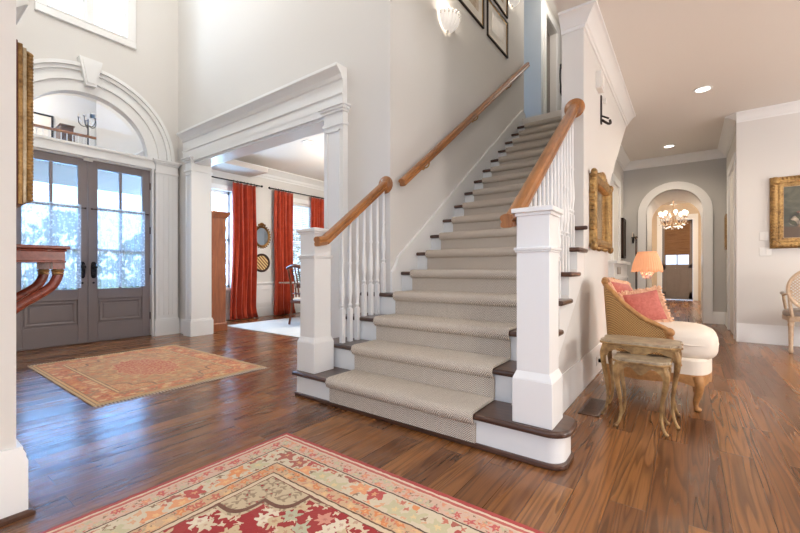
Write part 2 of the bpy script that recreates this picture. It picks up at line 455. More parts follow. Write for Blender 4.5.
def glass_mat(name, refl, tint=(1,1,1,1)):
    t = NT(name); tr = t.n('ShaderNodeBsdfTransparent', {0: tint}); gl = t.n('ShaderNodeBsdfGlossy', {0: (1,1,1,1), 'Roughness': 0.0})
    mx = t.n('ShaderNodeMixShader', {0: refl, 1: tr.outputs[0], 2: gl.outputs[0]})
    t.put(t.out, 0, mx.outputs[0]); t.t.nodes.remove(t.b); return t.m
M['glass'] = glass_mat('window_glass', .07)
M['transom'] = glass_mat('reflective_transom_glass', .86)
t = NT('mirror_glass'); t.set(Metallic=1.0, Roughness=.02); t.put(t.b, 'Base Color', (.86,.87,.86,1)); M['mirror'] = t.m
M['oldmirror'] = plain('aged_mirror_glass', lin(186,160,120), .12, 1.0, vary=.25)
def lace_mat():
    t = NT('lace_cloth'); v = t.obj((1,1,1))
    F = t.vor(v, 30, out=0); n = t.noise(v, 60, 3)
    s = t.n('ShaderNodeSeparateXYZ', {0: v})
    hole = t.math('GREATER_THAN', t.math('ADD', F, t.math('MULTIPLY', n, .5)), .60)
    df = t.n('ShaderNodeBsdfDiffuse', {0: (.86,.87,.88,1)}); tl = t.n('ShaderNodeBsdfTranslucent', {0: (.74,.74,.76,1)})
    cl = t.n('ShaderNodeMixShader', {0: .6, 1: df.outputs[0], 2: tl.outputs[0]})
    tr = t.n('ShaderNodeBsdfTransparent')
    f = t.n('ShaderNodeMapRange', {0: hole, 3: .03, 4: .42}).outputs[0]
    mx = t.n('ShaderNodeMixShader', {0: f, 1: cl.outputs[0], 2: tr.outputs[0]})
    t.put(t.out, 0, mx.outputs[0]); t.t.nodes.remove(t.b); return t.m
M['lace'] = lace_mat()
def crystal_mat():
    t = NT('crystal'); tr = t.n('ShaderNodeBsdfTransparent'); gl = t.n('ShaderNodeBsdfGlossy', {'Roughness': .05})
    df = t.n('ShaderNodeBsdfTranslucent', {0: (.95,.93,.9,1)})
    m1 = t.n('ShaderNodeMixShader', {0: .5, 1: tr.outputs[0], 2: gl.outputs[0]}); m2 = t.n('ShaderNodeMixShader', {0: .5, 1: m1.outputs[0], 2: df.outputs[0]})
    t.put(t.out, 0, m2.outputs[0]); t.t.nodes.remove(t.b); return t.m
M['crystal'] = crystal_mat()
def painting_mat():
    t = NT('oil_on_canvas'); v = t.obj()
    n = t.noise(v, 3, 5, .6, .6)
    base = t.ramp(n, [(.3, lin(40,40,34)), (.5, lin(84,84,70)), (.72, lin(128,124,104))])
    dv = t.n('ShaderNodeVectorMath', {0: v, 1: t.n('ShaderNodeVectorMath', {0: t.n('ShaderNodeTexNoise', {'Vector': v, 'Scale': 14.0, 'Detail': 3.0}).outputs[1], 1: (.06,.06,.06)}, operation='MULTIPLY').outputs[0]}, operation='ADD').outputs[0]
    F = t.n('ShaderNodeTexVoronoi', {'Vector': dv, 'Scale': 17.0}); s = t.n('ShaderNodeSeparateXYZ', {0: dv})
    ex = t.math('DIVIDE', t.math('ADD', s.outputs[0], 0.02), .22); ez = t.math('DIVIDE', t.math('SUBTRACT', s.outputs[2], -.42), .13)
    blob = t.n('ShaderNodeMapRange', {0: t.math('ADD', t.math('MULTIPLY', ex, ex), t.math('MULTIPLY', ez, ez)), 1: 1.1, 2: .8, 3: 0.0, 4: 1.0}).outputs[0]
    rc = t.n('ShaderNodeSeparateColor', {0: F.outputs[1]}).outputs[0]
    fc = t.ramp(rc, [(0, lin(206,186,158)), (.3, lin(160,96,74)), (.5, lin(84,84,56)), (.75, lin(196,150,112))], 'CONSTANT')
    fc = t.mix(t.math('MULTIPLY', F.outputs[0], 1.2), fc, lin(50,46,38))
    col = t.mix(blob, base, fc)
    tb = t.n('ShaderNodeMapRange', {0: s.outputs[2], 1: -.50, 2: -.53, 3: 0.0, 4: 1.0}).outputs[0]
    col = t.mix(t.math('MULTIPLY', tb, .8), col, lin(96,72,50))
    t.put(t.b, 'Base Color', col); t.set(Roughness=.4); return t.m
M['painting'] = painting_mat()
def leaf_mat():
    t = NT('leaves'); n = t.noise(t.obj(), 3, 2); t.put(t.b, 'Base Color', t.mix(n, lin(60,90,40), lin(150,180,110))); t.set(Roughness=.7); return t.m
M['leaf'] = leaf_mat()
M['bark'] = plain('bark', lin(96,80,66), .9, vary=.2)

# ------------------------------------------------------------------ measurements (metres; camera stands at the origin)
RISE, RUN, Y1 = .191, .2603, 1.935
WX, WY, UX = -2.21, 2.85, -.70        # stair wall x, header wall y, under-stair wall x
YE = 3.53                              # where the wall beside the stairs begins
CE, FL2, TOP = 3.12, 3.438, 6.15       # hall ceiling, upper floor, foyer ceiling
ny = lambda k: Y1+RUN*(k-1)
DX = -6.38                             # entry wall
DC = 1.717                             # centre of the entry doors

# ------------------------------------------------------------------ setting: floor, walls, ceilings
struct('floor', MB().box(-7.35, 4.6, -4.2, 17, -.1, 0), M['floor'], smooth=False)
# entry wall with door + arched transom opening, window opening above
mb = MB()
OW, AZ, AR = .765, 2.6, .70
mb.box(DX-.2, DX, .2, DC-OW, 0, 4.2); mb.box(DX-.2, DX, DC+OW, WY+.2, 0, 4.2)
# spandrel above the arch
N = 24; arc = [(DC+AR*math.cos(PI*i/N), AZ+AR*math.sin(PI*i/N)) for i in range(N+1)]
poly = [(DC+OW, 4.2), (DC-OW, 4.2), (DC-OW, AZ)]+arc[::-1]+[(DC+OW, AZ)]
for i in range(N):                                   # quads between arc and top
    a, b = arc[i], arc[i+1]
    mb.prism([a, (a[0], 4.2), (b[0], 4.2), b], DX-.2, DX, 'x')
mb.box(DX-.2, DX, DC-OW, DC-AR, AZ, 4.2); mb.box(DX-.2, DX, DC+AR, DC+OW, AZ, 4.2)
mb.box(DX-.2, DX, .2, 1.29, 4.2, TOP); mb.box(DX-.2, DX, 2.16, WY+.2, 4.2, TOP); mb.box(DX-.2, DX, 1.29, 2.16, 5.7, TOP)
struct('wall_front', mb, M['wall'], smooth=False)
# header wall (dining opening) y = WY
mb = MB()
mb.box(DX, -5.95, WY, WY+.2, 0, 2.62); mb.box(-3.0, WX, WY, WY+.2, 0, 2.62); mb.box(DX, WX, WY, WY+.2, 2.62, TOP)
struct('wall_dining', mb, M['wall'], smooth=False)
# stair wall
struct('wall_stair', MB().box(WX-.15, WX, WY+.2, 6.5, 0, TOP), M['wall'], smooth=False)
# left wall beside the camera, facing the foyer
mb = MB(); mb.box(-2.34, -2.14, -3.2, .345, 0, TOP); mb.box(-3.6, -2.34, .145, .345, 0, TOP); mb.box(DX, -3.6, .345, .545, 0, TOP)
struct('wall_left', mb, M['wall'], smooth=False)
# wall beside / under the stairs, with the sloping soffit beyond
mb = MB()
sof = lambda y: (y-Y1)/RUN*RISE-.22
mb.prism([(2.18,0),(YE,0),(YE,sof(YE)+.22),(2.18,sof(2.18)+.22)], UX-.12, UX, 'x')
mb.prism([(YE,0),(4.78,0),(4.78,CE),(YE,CE)], UX-.175, UX, 'x')
mb.prism([(4.78,sof(4.78)),(6.32,sof(6.32)),(6.32,CE),(4.78,CE)], UX-.175, UX, 'x')
struct('wall_right', mb, M['wall'], smooth=False)
mb = MB().box(UX-.175, UX-.03, YE, 9.2, CE+.32, TOP)
struct('wall_upper', mb, M['wall'], smooth=False)
# stair soffit (underside of the flight)
mb = MB(); mb.prism([(4.4, sof(4.4)), (6.45, sof(6.45)), (6.45, sof(6.45)+.1), (4.4, sof(4.4)+.1)], WX, UX-.175, 'x')
struct('ceiling_soffit', mb, M['wall'], smooth=False)
# hall: end wall with arch, vault, vestibule
AY, AC, AHW, ASP = 9.05, -.22, .44, 2.06
mb = MB()
mb.box(-2.6, AC-AHW, AY, AY+.14, 0, CE); mb.box(AC+AHW, .75, AY, AY+.14, 0, CE)
arc2 = [(AC+AHW*math.cos(PI*i/24), ASP+AHW*math.sin(PI*i/24)) for i in range(25)]
for i in range(24):
    a, b = arc2[i], arc2[i+1]
    mb.prism([a, b, (b[0], CE), (a[0], CE)], AY, AY+.14, 'y')
struct('wall_back', mb, M['wallgrey'], smooth=False)
def vault(y0, y1, th):
    m = MB(); vs = []; 
    inner = [(AC-AHW, 0)]+[(AC-AHW*math.cos(PI*i/24), ASP+AHW*math.sin(PI*i/24)) for i in range(25)]+[(AC+AHW, 0)]
    R = AHW+th
    outer = [(AC-R, 0)]+[(AC-R*math.cos(PI*i/24), ASP+R*math.sin(PI*i/24)) for i in range(25)]+[(AC+R, 0)]
    for i in range(len(inner)-1):
        m.prism([inner[i], outer[i], outer[i+1], inner[i+1]], y0, y1, 'y')
    return m
struct('trim_vault', vault(AY+.001, AY+1.45, .1), M['trim'])
struct('trim_arch', vault(AY-.03, AY+.03, .14), M['trim'])
m_ = MB()
m_.M = Matrix.Identity(4)
struct('trim_arch_back', vault(AY+1.44, AY+1.48, .13), M['trim'])
mb = MB(); mb.box(-2.2, AC-AHW-.1, AY+1.45, AY+1.58, 0, CE); mb.box(AC+AHW+.1, 1.6, AY+1.45, AY+1.58, 0, CE); mb.box(AC-AHW-.1, AC+AHW+.1, AY+1.45, AY+1.58, ASP+AHW+.1, CE)
mb.box(-2.2, -2.05, AY+1.58, 15.75, 0, CE); mb.box(1.45, 1.6, AY+1.58, 15.75, 0, CE)
mb.box(-2.2, -.70, 15.6, 15.75, 0, CE); mb.box(.13, 1.6, 15.6, 15.75, 0, CE); mb.box(-.70, .13, 15.6, 15.75, 2.6, CE)
struct('wall_vestibule', mb, M['walltan'], smooth=False)
# hall left wall beyond the stairs; right wall with door casing; wall with the painting
struct('wall_hall_left', MB().box(-1.2, -1.05, 6.75, AY, 0, CE), M['wall'], smooth=False)
struct('wall_alcove', MB().box(WX, -1.05, 6.7, 6.82, 0, CE), M['wallgrey'], smooth=False)
struct('wall_hall_right', MB().box(.55, .70, 7.12, AY, 0, CE), M['wall'], smooth=False)
struct('wall_picture', MB().box(.53, 4.6, 7.0, 7.12, 0, CE), M['wall'], smooth=False)
struct('wall_east', MB().box(4.45, 4.6, -4.2, 7.0, 0, CE), M['wall'], smooth=False)
# ceilings
mb = MB(); mb.box(-.87, 4.6, -4.2, 6.32, CE, FL2); mb.box(-2.2, 4.6, 6.32, 15.75, CE, FL2)
struct('ceiling_hall', mb, M['ceil'], smooth=False)
struct('wall_upper_blocker', MB().box(-2.14, 4.6, -.6, -.5, FL2, TOP), M['wall'], smooth=False)  # unseen wall added to keep outside light out of the upper foyer
struct('ceiling_foyer', MB().box(-7.4, 4.6, -.5, 10.5, TOP, TOP+.1), M['ceil'], smooth=False)
# dining room shell
DW = -7.2
mb = MB()
wa, wb = (3.35, 4.2), (5.60, 6.25)
for y0, y1 in ((WY+.2, wa[0]), (wa[1], wb[0]), (wb[1], 8.6)): mb.box(DW-.15, DW, y0, y1, 0, 3.1)
for y0, y1 in (wa, wb): mb.box(DW-.15, DW, y0, y1, 0, .62); mb.box(DW-.15, DW, y0, y1, 2.5, 3.1)
struct('wall_dining_window', mb, M['wall'], smooth=False)
struct('wall_dining_back', MB().box(DW, WX-.15, 8.5, 8.65, 0, 3.1), M['wall'], smooth=False)
mb = MB(); mb.box(DW-.15, WX-.15, WY+.2, 8.65, 3.1, 3.2)
struct('ceiling_dining', mb, M['ceil'], smooth=False)

# ------------------------------------------------------------------ mouldings
def base_prof(h=.25, t=.02):
    return [(0,0),(t,0),(t,h-.055),(t-.005,h-.04),(t-.005,h-.028),(t-.013,h-.01),(t-.013,h),(0,h)]
def crown_prof(z, s=.13):
    return [(0,z-s*1.15),(.012,z-s*1.15),(.016,z-s*.95),(.03,z-s*.9),(.05,z-s*.62),(s*.78,z-s*.25),(s*.9,z-s*.2),(s,z-.02),(s,z),(0,z)]
def moulding(name, path, prof, mat='trim'):
    return struct(name, MB().sweep(path, prof), M[mat], ang=25)
# baseboards (path runs with the room on its left)
moulding('baseboard_right', [(UX, 4.78), (UX, 2.215)][::-1][::-1], base_prof()) if False else None
moulding('baseboard_right', [(UX-.16, 4.78), (UX, 4.78), (UX, 2.24)][::-1], [(-o, u) for o, u in base_prof()])
moulding('baseboard_picture', [(.55, 7.35), (.53, 7.0), (.53, 7.0), (4.45, 7.0)][2:], [(-o, u) for o, u in base_prof(.25)])
moulding('baseboard_back', [(AC+AHW+.14, AY), (.55, AY)], [(-o, u) for o, u in base_prof(.22)])
moulding('baseboard_back_left', [(-1.05, AY), (AC-AHW-.14, AY)], [(-o, u) for o, u in base_prof(.22)])
moulding('baseboard_hall_right', [(.55, AY), (.55, 8.5)], [(-o, u) for o, u in base_prof(.22)])
moulding('baseboard_left', [(-3.0, .345), (-2.14, .345), (-2.14, -3.2)], [(o, u) for o, u in base_prof(.27, .03)])
moulding('trim_shoe', [(-3.0, .345), (-2.14, .345), (-2.14, -3.2)], [(o+.03, u) for o, u in [(0,0),(.018,0),(.018,.012),(.008,.02),(0,.02)]], 'tread')
moulding('baseboard_entry', [(DX, WY), (DX, 2.84), ][::-1], [(-o, u) for o, u in base_prof(.22)])
moulding('baseboard_dining', [(DW, 3.2), (DW, 8.5)], [(-o, u) for o, u in base_prof(.2)])
moulding('baseboard_corner', [(DX, WY), (-5.96, WY)], [(-o, u) for o, u in base_prof(.22)])
# crowns
moulding('trim_crown_stairhall', [(UX-.175, YE), (UX, YE), (UX, 6.32)], [(-o, u) for o, u in crown_prof(CE, .115)])
moulding('trim_crown_hall', [(-1.05, 6.9), (-1.05, AY), (.55, AY), (.55, 7.0), (.53, 7.0), (4.45, 7.0)], [(-o, u) for o, u in crown_prof(CE)])
moulding('trim_crown_dining', [(DW, WY+.2), (DW, 8.5), (WX-.15, 8.5)], [(-o, u) for o, u in crown_prof(3.1, .17)])
# chair rail + wainscot of the dining room
moulding('trim_chair_rail', [(DW, 4.25), (DW, 5.66)], [(-o, u) for o, u in [(0,.66),(.02,.66),(.035,.69),(.035,.71),(0,.72)]])
mb = MB(); mb.box(DW, DW+.008, 4.25, 5.66, .2, .66); mb.box(DW+.008, DW+.02, 4.3, 5.6, .28, .30); mb.box(DW+.008, DW+.02, 4.3, 5.6, .56, .58)
struct('trim_wainscot', mb, M['trim'])

# entry surround: pilasters, entablature strip, arch mouldings, keystone
def pilaster(name, x0, x1, y0, y1, zt, face, capw=.03):
    m = MB()
    m.box(x0, x1, y0, y1, 0, zt)
    m.box(x0-.02, x1+.02, y0-.02, y1+.02, 0, .22); m.box(x0-.012, x1+.012, y0-.012, y1+.012, .22, .245)
    for i, (e, za, zb) in enumerate(((.012, zt-.2, zt-.17), (.015, zt-.07, zt-.045), (.03, zt-.045, zt-.02), (.045, zt-.02, zt))):
        m.box(x0-e, x1+e, y0-e, y1+e, za, zb)
    if face == 'x':        # two raised panel strips on the +x face
        w = y1-y0
        for a in (.16, .38, .6, .8): m.box(x1, x1+.008, y0+w*a-.012, y0+w*a+.012, .3, zt-.24)
    else:
        w = x1-x0
        for a, b in ((.14, .2), (.8, .86)): m.box(x0+w*a, x0+w*b, y0-.008, y0, .3, zt-.24)
        m.box(x0+w*.14, x1-w*.14, y0-.008, y0, zt-.26, zt-.245)
    return struct(name, m, M['trim'], smooth=False)
pilaster('trim_pilaster_entry', DX-.001, DX+.09, 2.50, 2.80, 2.6, 'x')
pilaster('trim_pilaster_entry_left', DX-.001, DX+.09, .64, .93, 2.6, 'x')
pilaster('trim_pilaster_opening', -6.0, -5.82, WY-.07, WY+.23, 2.62, 'y')
pilaster('trim_pilaster_stair', -3.02, -2.75, WY-.07, WY+.23, 2.62, 'y')
mb = MB(); mb.box(DX, DX+.06, .93, 2.5, 2.455, 2.6); mb.box(DX, DX+.085, .93, 2.5, 2.57, 2.6); mb.box(DX-.12, DX+.06, DC-OW, DC-.745, 0, 2.455); mb.box(DX-.12, DX+.06, DC+.745, DC+OW, 0, 2.455); mb.box(DX-.2, DX, DC-OW, DC+OW, 2.434, 2.6); mb.box(DX-.2, DX-.065, DC-OW, DC+OW, 2.40, 2.434)
struct('trim_door_frame', mb, M['trim'], smooth=False)
mb = MB()
mb.ringarc(DC, AZ, AR-.005, AR+.13, 0, PI, DX-.2, DX+.03); mb.ringarc(DC, AZ, AR+.13, AR+.165, 0, PI, DX, DX+.06)
mb.ringarc(DC, AZ, AR+.165, .97, .0, PI, DX, DX+.022); mb.ringarc(DC, AZ, .955, 1.0, .0, PI, DX, DX+.06); mb.ringarc(DC, AZ, 1.0, 1.045, .0, PI, DX, DX+.09)
struct('trim_arch_moulding', mb, M['trim'], ang=30)
mb = MB()
mb.prism([(DC-.055, 3.37), (DC+.055, 3.37), (DC+.125, 3.72), (DC-.125, 3.72)], DX, DX+.12, 'x')
mb.prism([(DC-.04, 3.40), (DC+.04, 3.40), (DC+.09, 3.68), (DC-.09, 3.68)], DX+.12, DX+.132, 'x')
struct('trim_keystone', mb, M['trim'], smooth=False)
# entablature above the dining opening
def entab(name, x0, x1, y, z0, z1, sgn=-1, soffit=True):
    pr = [(0,z0),(.06,z0),(.06,z0+.10),(.075,z0+.11),(.075,z0+.125),(.06,z0+.13),(.06,z1-.13),(.075,z1-.12),(.085,z1-.085),(.13,z1-.04),(.15,z1-.03),(.15,z1),(0,z1)]
    if sgn < 0: path = [(x0, y+.0), (x0, y), (x1, y), (x1, y+.0)][1:3]; p2 = [(-o, u) for o, u in pr]
    else: path = [(x1, y), (x0, y)]; p2 = [(-o, u) for o, u in pr]
    m = MB().sweep(path, p2)
    return struct(name, m, M['trim'], smooth=False)
entab('trim_entablature', -6.1, -2.76, WY, 2.62, 3.0)
struct('trim_lintel', MB().box(-5.95, -3.0, WY-.06, WY+.23, 2.56, 2.625).box(-5.95, -3.0, WY-.03, WY+.2, 2.53, 2.56), M['trim'], smooth=False)
entab('trim_entablature_left', -6.2, -3.9, .545, 2.58, 2.95, sgn=1)
# casings of the hall
mb = MB(); mb.box(.52, .555, 7.2, 7.3, 0, 2.5); mb.box(.52, .555, 8.3, 8.42, 0, 2.5); mb.box(.52, .555, 7.2, 8.42, 2.5, 2.62)
struct('trim_hall_casing', mb, M['trim'], smooth=False)
mb = MB(); mb.box(-1.07, -1.02, 7.45, 7.55, 1.13, 2.5); mb.box(-1.07, -1.02, 8.3, 8.42, 1.13, 2.5); mb.box(-1.07, -1.02, 7.45, 8.42, 2.5, 2.62)
struct('trim_niche_casing', mb, M['trim'], smooth=False)
mb = MB(); mb.box(-1.05, -.93, 6.9, 8.55, 0, 1.07); mb.box(-1.05, -.88, 6.88, 8.6, 1.07, 1.12); mb.box(-.93, -.915, 6.9, 8.55, .82, .86); mb.box(-.93, -.91, 6.9, 8.55, 0, .2)
struct('trim_ledge', mb, M['trim'], bevel=.005)
# stair skirt board on the wall
sk = lambda y: (y-Y1)/RUN*RISE+RISE
mb = MB(); mb.prism([(WY, sk(WY)-.4), (WY, sk(WY)+.09), (WY+.10, sk(WY+.1)+.14), (6.36, sk(6.36)+.14), (6.5, sk(6.36)+.14), (6.5, sk(6.36)-.4)], WX, WX+.022, 'x')
mb.prism([(WY+.02, sk(WY)+.09), (WY+.10, sk(WY+.1)+.14), (6.36, sk(6.36)+.14), (6.36, sk(6.36)+.16), (WY+.095, sk(WY+.1)+.16)], WX, WX+.03, 'x')
struct('trim_skirt', mb, M['trim'], smooth=False)
# upper landing and rooms
mb = MB(); mb.box(-4.0, UX-.175, ny(18)+.03, 10.3, FL2-.12, FL2)
struct('floor_landing', mb, M['floor'], smooth=False)
struct('wall_landing', MB().box(-4.0, -2.2, 7.42, 7.55, FL2, TOP), M['wallblue'], smooth=False)
mb = MB(); mb.box(-2.36, -2.2, 7.55, 7.66, FL2, TOP); mb.box(-2.36, -2.2, 8.43, 10.3, FL2, TOP); mb.box(-2.36, -2.2, 7.66, 8.43, 5.86, TOP)
struct('wall_landing_side', mb, M['wall'], smooth=False)
mb = MB(); mb.box(-2.199, -2.17, 7.56, 7.66, FL2, 5.86); mb.box(-2.199, -2.17, 8.43, 8.62, FL2, 5.86); mb.box(-2.199, -2.165, 7.55, 8.63, 5.861, 6.0)
struct('trim_landing_casing', mb, M['trim'], smooth=False)
struct('wall_landing_back', MB().box(-2.2, 4.6, 10.2, 10.3, FL2, TOP), M['wall'], smooth=False)
struct('wall_landing_left', MB().box(-4.1, -4.0, 6.5, 10.3, FL2, TOP), M['wallblue'], smooth=False)
struct('door_3', MB().box(-2.355, -2.32, 7.67, 8.425, FL2, 5.85), M['fardoor'], smooth=False)
# gallery over the hall
mb = MB(); mb.box(1.6, 1.75, -.5, 3.75, FL2, TOP); mb.box(1.6, 1.75, 4.35, 10.2, FL2, TOP); mb.box(1.6, 1.75, 3.75, 4.35, FL2, 3.9); mb.box(1.6, 1.75, 3.75, 4.35, 5.5, TOP)
struct('wall_gallery', mb, M['wall'], smooth=False)

# ------------------------------------------------------------------ staircase
ST = thing('staircase', 'white staircase with dark wood treads, turned balusters and two square newel posts', 'staircase', (-1.5, 1.95, 0))
XL, XR = -2.47, -.665
def treadpoly(k):
    y0, y1 = ny(k), ny(k+1)+.035
    if k == 1:
        arcp = [(-.56+.105*math.cos(a), 2.045+.11*math.sin(a)) for a in [(-PI/2)+i*(PI*.5)/8 for i in range(9)]]
        arcb = [(-.56+.105*math.cos(a), 2.13+.11*math.sin(a)) for a in [i*(PI*.5)/8 for i in range(9)]]
        return [(XL, y0)]+arcp+arcb+[(XL, 2.24)]
    if k <= 3: return [(XL, y0), (XR, y0), (XR, y1), (XL, y1)]
    if k == 4: return [(XL, y0), (XR, y0), (XR, y1), (WX+.022, y1), (WX+.022, WY-.003), (XL, WY-.003)]
    xr = XR if k <= 6 else UX-.18
    if k == 7: return [(WX+.022, y0), (XR, y0), (XR, YE-.004), (UX-.18, YE-.004), (UX-.18, y1), (WX+.022, y1)]
    return [(WX+.022, y0), (xr, y0), (xr, y1), (WX+.022, y1)]
for k in range(1, 19):
    if k < 18: MB().prism(treadpoly(k), RISE*k-.034, RISE*k, 'z').build('tread', M['tread'], ST, bevel=.012)
    else: MB().box(WX+.022, UX-.18, ny(18), ny(18)+.1, RISE*18-.034, RISE*18+.002).build('tread', M['tread'], ST, bevel=.012)
    yr = ny(k)+.03
    if k == 1:
        arcp = [(-.56+.075*math.cos(a), 2.045+.08*math.sin(a)) for a in [(-PI/2)+i*(PI*.5)/8 for i in range(9)]]
        arcb = [(-.56+.075*math.cos(a), 2.13+.08*math.sin(a)) for a in [i*(PI*.5)/8 for i in range(9)]]
        P1 = [(XL+.03, yr)]+arcp+arcb+[(XL+.03, 2.22)]
        MB().prism(P1, 0.0, RISE-.034, 'z').build('riser', M['trim'], ST)
        MB().prism([(x+(.014 if x > -.6 else (-.014 if x < -2.3 else 0)), y-(.014 if y < 2.05 else 0)) for x, y in P1], 0, .028, 'z').build('shoe_moulding', M['tread'], ST, bevel=.006)
    else:
        xl = XL+.035 if k <= 4 else WX+.022
        xr = UX+.006 if k <= 6 else UX-.18
        if k == 7: xr = UX-.18
        MB().box(xl, xr, yr, yr+.02, RISE*(k-1), RISE*k-.034).build('riser', M['trim'], ST)
# cut stringers
def saw(k0, k1, drop):
    p = []
    for k in range(k0, k1+1):
        p += [(ny(k)+.03, RISE*(k-1)), (ny(k)+.03, RISE*k-.034)]
    p.append((ny(k1+1)+.03, RISE*k1-.034))
    return [(a+.004, b-.001) for a, b in p]
p = saw(2, 7, 0); yb = p[-1][0]
yb = YE-.004
p = [q for q in saw(2, 6, 0) if q[0] < yb]+[(yb, RISE*6-.035)]
MB().prism(p+[(yb, RISE*4.8), (2.25, RISE*.3), (2.235, RISE-.03)], UX-.03, UX+.002, 'x').build('stringer', M['trim'], ST, smooth=False)
p = saw(2, 4, 0); p = [q if q[0] < WY-.003 else (WY-.003, q[1]) for q in p]
MB().prism(p+[(WY-.003, 0), (2.22, 0), (2.22, RISE-.036)], XL+.035, XL+.06, 'x').build('stringer', M['trim'], ST, smooth=False)
# newels
def newel(x, y):
    m = MB(); z = RISE
    m.box(x-.1, x+.1, y-.1, y+.1, z, z+.225)
    m.prism([(-.1, z+.225), (.1, z+.225), (.082, z+.27), (-.082, z+.27)], -.1, .1, 'y') if False else None
    vs = [(x+sx*.1, y+sy*.1, z+.225) for sx, sy in ((-1,-1),(1,-1),(1,1),(-1,1))]+[(x+sx*.083, y+sy*.083, z+.265) for sx, sy in ((-1,-1),(1,-1),(1,1),(-1,1))]
    m._add(vs, [(0,1,5,4),(1,2,6,5),(2,3,7,6),(3,0,4,7),(4,5,6,7),(3,2,1,0)])
    m.box(x-.083, x+.083, y-.083, y+.083, z+.26, 1.27)
    m.box(x-.095, x+.095, y-.095, y+.095, 1.07, 1.085); m.box(x-.09, x+.09, y-.09, y+.09, 1.06, 1.07)
    n = m.build('newel_post', M['trim'], ST, bevel=.003)
    c = MB(); c.box(x-.09, x+.09, y-.09, y+.09, 1.245, 1.262); c.box(x-.104, x+.104, y-.104, y+.104, 1.262, 1.285)
    vs = [(x+sx*.1, y+sy*.1, 1.285) for sx, sy in ((-1,-1),(1,-1),(1,1),(-1,1))]+[(x, y, 1.305)]
    c._add(vs, [(0,1,4),(1,2,4),(2,3,4),(3,0,4),(3,2,1,0)])
    c.build('newel_cap', M['trim'], n, bevel=.002)
    return n
newel(-2.35, 2.075); newel(-.63, 2.065)
# handrails with rosettes
RP = [(-.034,-.03),(-.02,-.036),(.02,-.036),(.034,-.03),(.034,-.012),(.026,-.004),(.036,.012),(.03,.028),(.012,.036),(-.012,.036),(-.03,.028),(-.036,.012),(-.026,-.004),(-.034,-.012)]
def rail(m, a, b, flip=0):
    a = Vector(a); b = Vector(b); t = (b-a).normalized(); lat = Vector((t.y, -t.x, 0)).normalized(); up = lat.cross(t)
    n = len(RP); vs = [tuple(q+lat*p[0]+up*p[1]) for q in (a, b) for p in RP]
    m._add(vs, [tuple(range(n-1,-1,-1)), tuple(range(n, 2*n))]+[(i, (i+1) % n, (i+1) % n+n, i+n) for i in range(n)])
    return m
SL = RISE/RUN
LR0, LR1 = (-2.232, 2.06, 1.195), (-2.262, WY-.02, 1.195+SL*(WY-.02-2.06))
RR0, RR1 = (-.752, 2.02, 1.235), (-.77, YE-.015, 1.235+SL*(YE-.015-2.02))
for a, b, yw in ((LR0, LR1, WY), (RR0, RR1, YE)):
    m = rail(MB(), a, b); t0 = (a[0], a[1]-.075, a[2]-.012)
    rail(m, t0, a)
    r = m.build('handrail', M['rail'], ST)
    ro = MB(Matrix.Translation((b[0], yw-.001, b[2])) @ Matrix.Rotation(PI/2, 4, 'X'))
    ro.lathe([(.001,-.001),(.082,0),(.082,.01),(.074,.02),(.06,.022),(.05,.03),(.001,.031)], seg=28)
    ro.build('rosette', M['rail'], r)
def baluster(x, y, z0, z1):
    m = MB(); s = .017
    h = z1-z0; b = .27
    m.box(x-s, x+s, y-s, y+s, z0, z0+b)
    L = h-b
    pr = [(.017,0),(.011,.012),(.019,.03),(.011,.045),(.013,.07),(.021,.14),(.019,.2),(.012,.32),(.011,.36),(.016,.375),(.011,.39),(.0125,.45)]
    top = [(.010, L-.02), (.010, L)]
    pr = [(r, z) for r, z in pr if z < L-.05]+top
    m.lathe(pr, (x, y, z0+b), 10)
    m.build('baluster', M['trim'], ST)
def tread_at(y): return RISE*(int((y-Y1)/RUN)+1)
for i in range(7):
    y = 2.27+.088*i; baluster(-2.25, y, tread_at(y), LR0[2]+SL*(y-LR0[1])-.035)
for i in range(14):
    y = 2.24+.09*i; baluster(-.752-.012*i/13, y, tread_at(y), RR0[2]+SL*(y-RR0[1])-.035)
# runner lying on the stairs
def runner():
    c = []; e = .004; th = .013
    c.append((ny(1)+.03-e, .03))
    for k in range(1, 18):
        yn, zt = ny(k), RISE*k
        c.append((yn+.03-e, zt-.055))
        c += [(yn+.006, zt-.046), (yn-e-.004, zt-.036), (yn-e-.011, zt-.018), (yn-e-.004, zt+e-.002), (yn+.008, zt+e+.001)]
        c.append((ny(k+1)+.03-.016-e, zt+e))
        c.append((ny(k+1)+.03-e, zt+e+.012))
    k = 18; c += [(ny(k)+.03-e, RISE*k-.045)]
    def off(i, s):
        a = Vector(c[max(i-1, 0)]); b = Vector(c[min(i+1, len(c)-1)]); t = (b-a).normalized()
        return (c[i][0]-t.y*s, c[i][1]+t.x*s)
    top = [off(i, th) for i in range(len(c))]
    m = MB(); x0, x1 = -2.06, -.93; n = len(c); vs = []
    for p in c: vs += [(x0, p[0], p[1]), (x1, p[0], p[1])]
    for p in top: vs += [(x0, p[0], p[1]), (x1, p[0], p[1])]
    fs = []
    for i in range(n-1):
        a = 2*i; b = 2*n+2*i
        fs += [(a, a+2, a+3, a+1), (b, b+1, b+3, b+2), (a, b, b+2, a+2), (a+1, a+3, b+3, b+1)]
    fs += [(0,1,2*n+1,2*n), (2*n-2, 4*n-2, 4*n-1, 2*n-1)]
    m._add(vs, fs)
    return m
tag(runner().build('stair_runner', M['runner'], ang=60), 'beige herringbone carpet runner laid down the middle of the staircase', 'carpet')
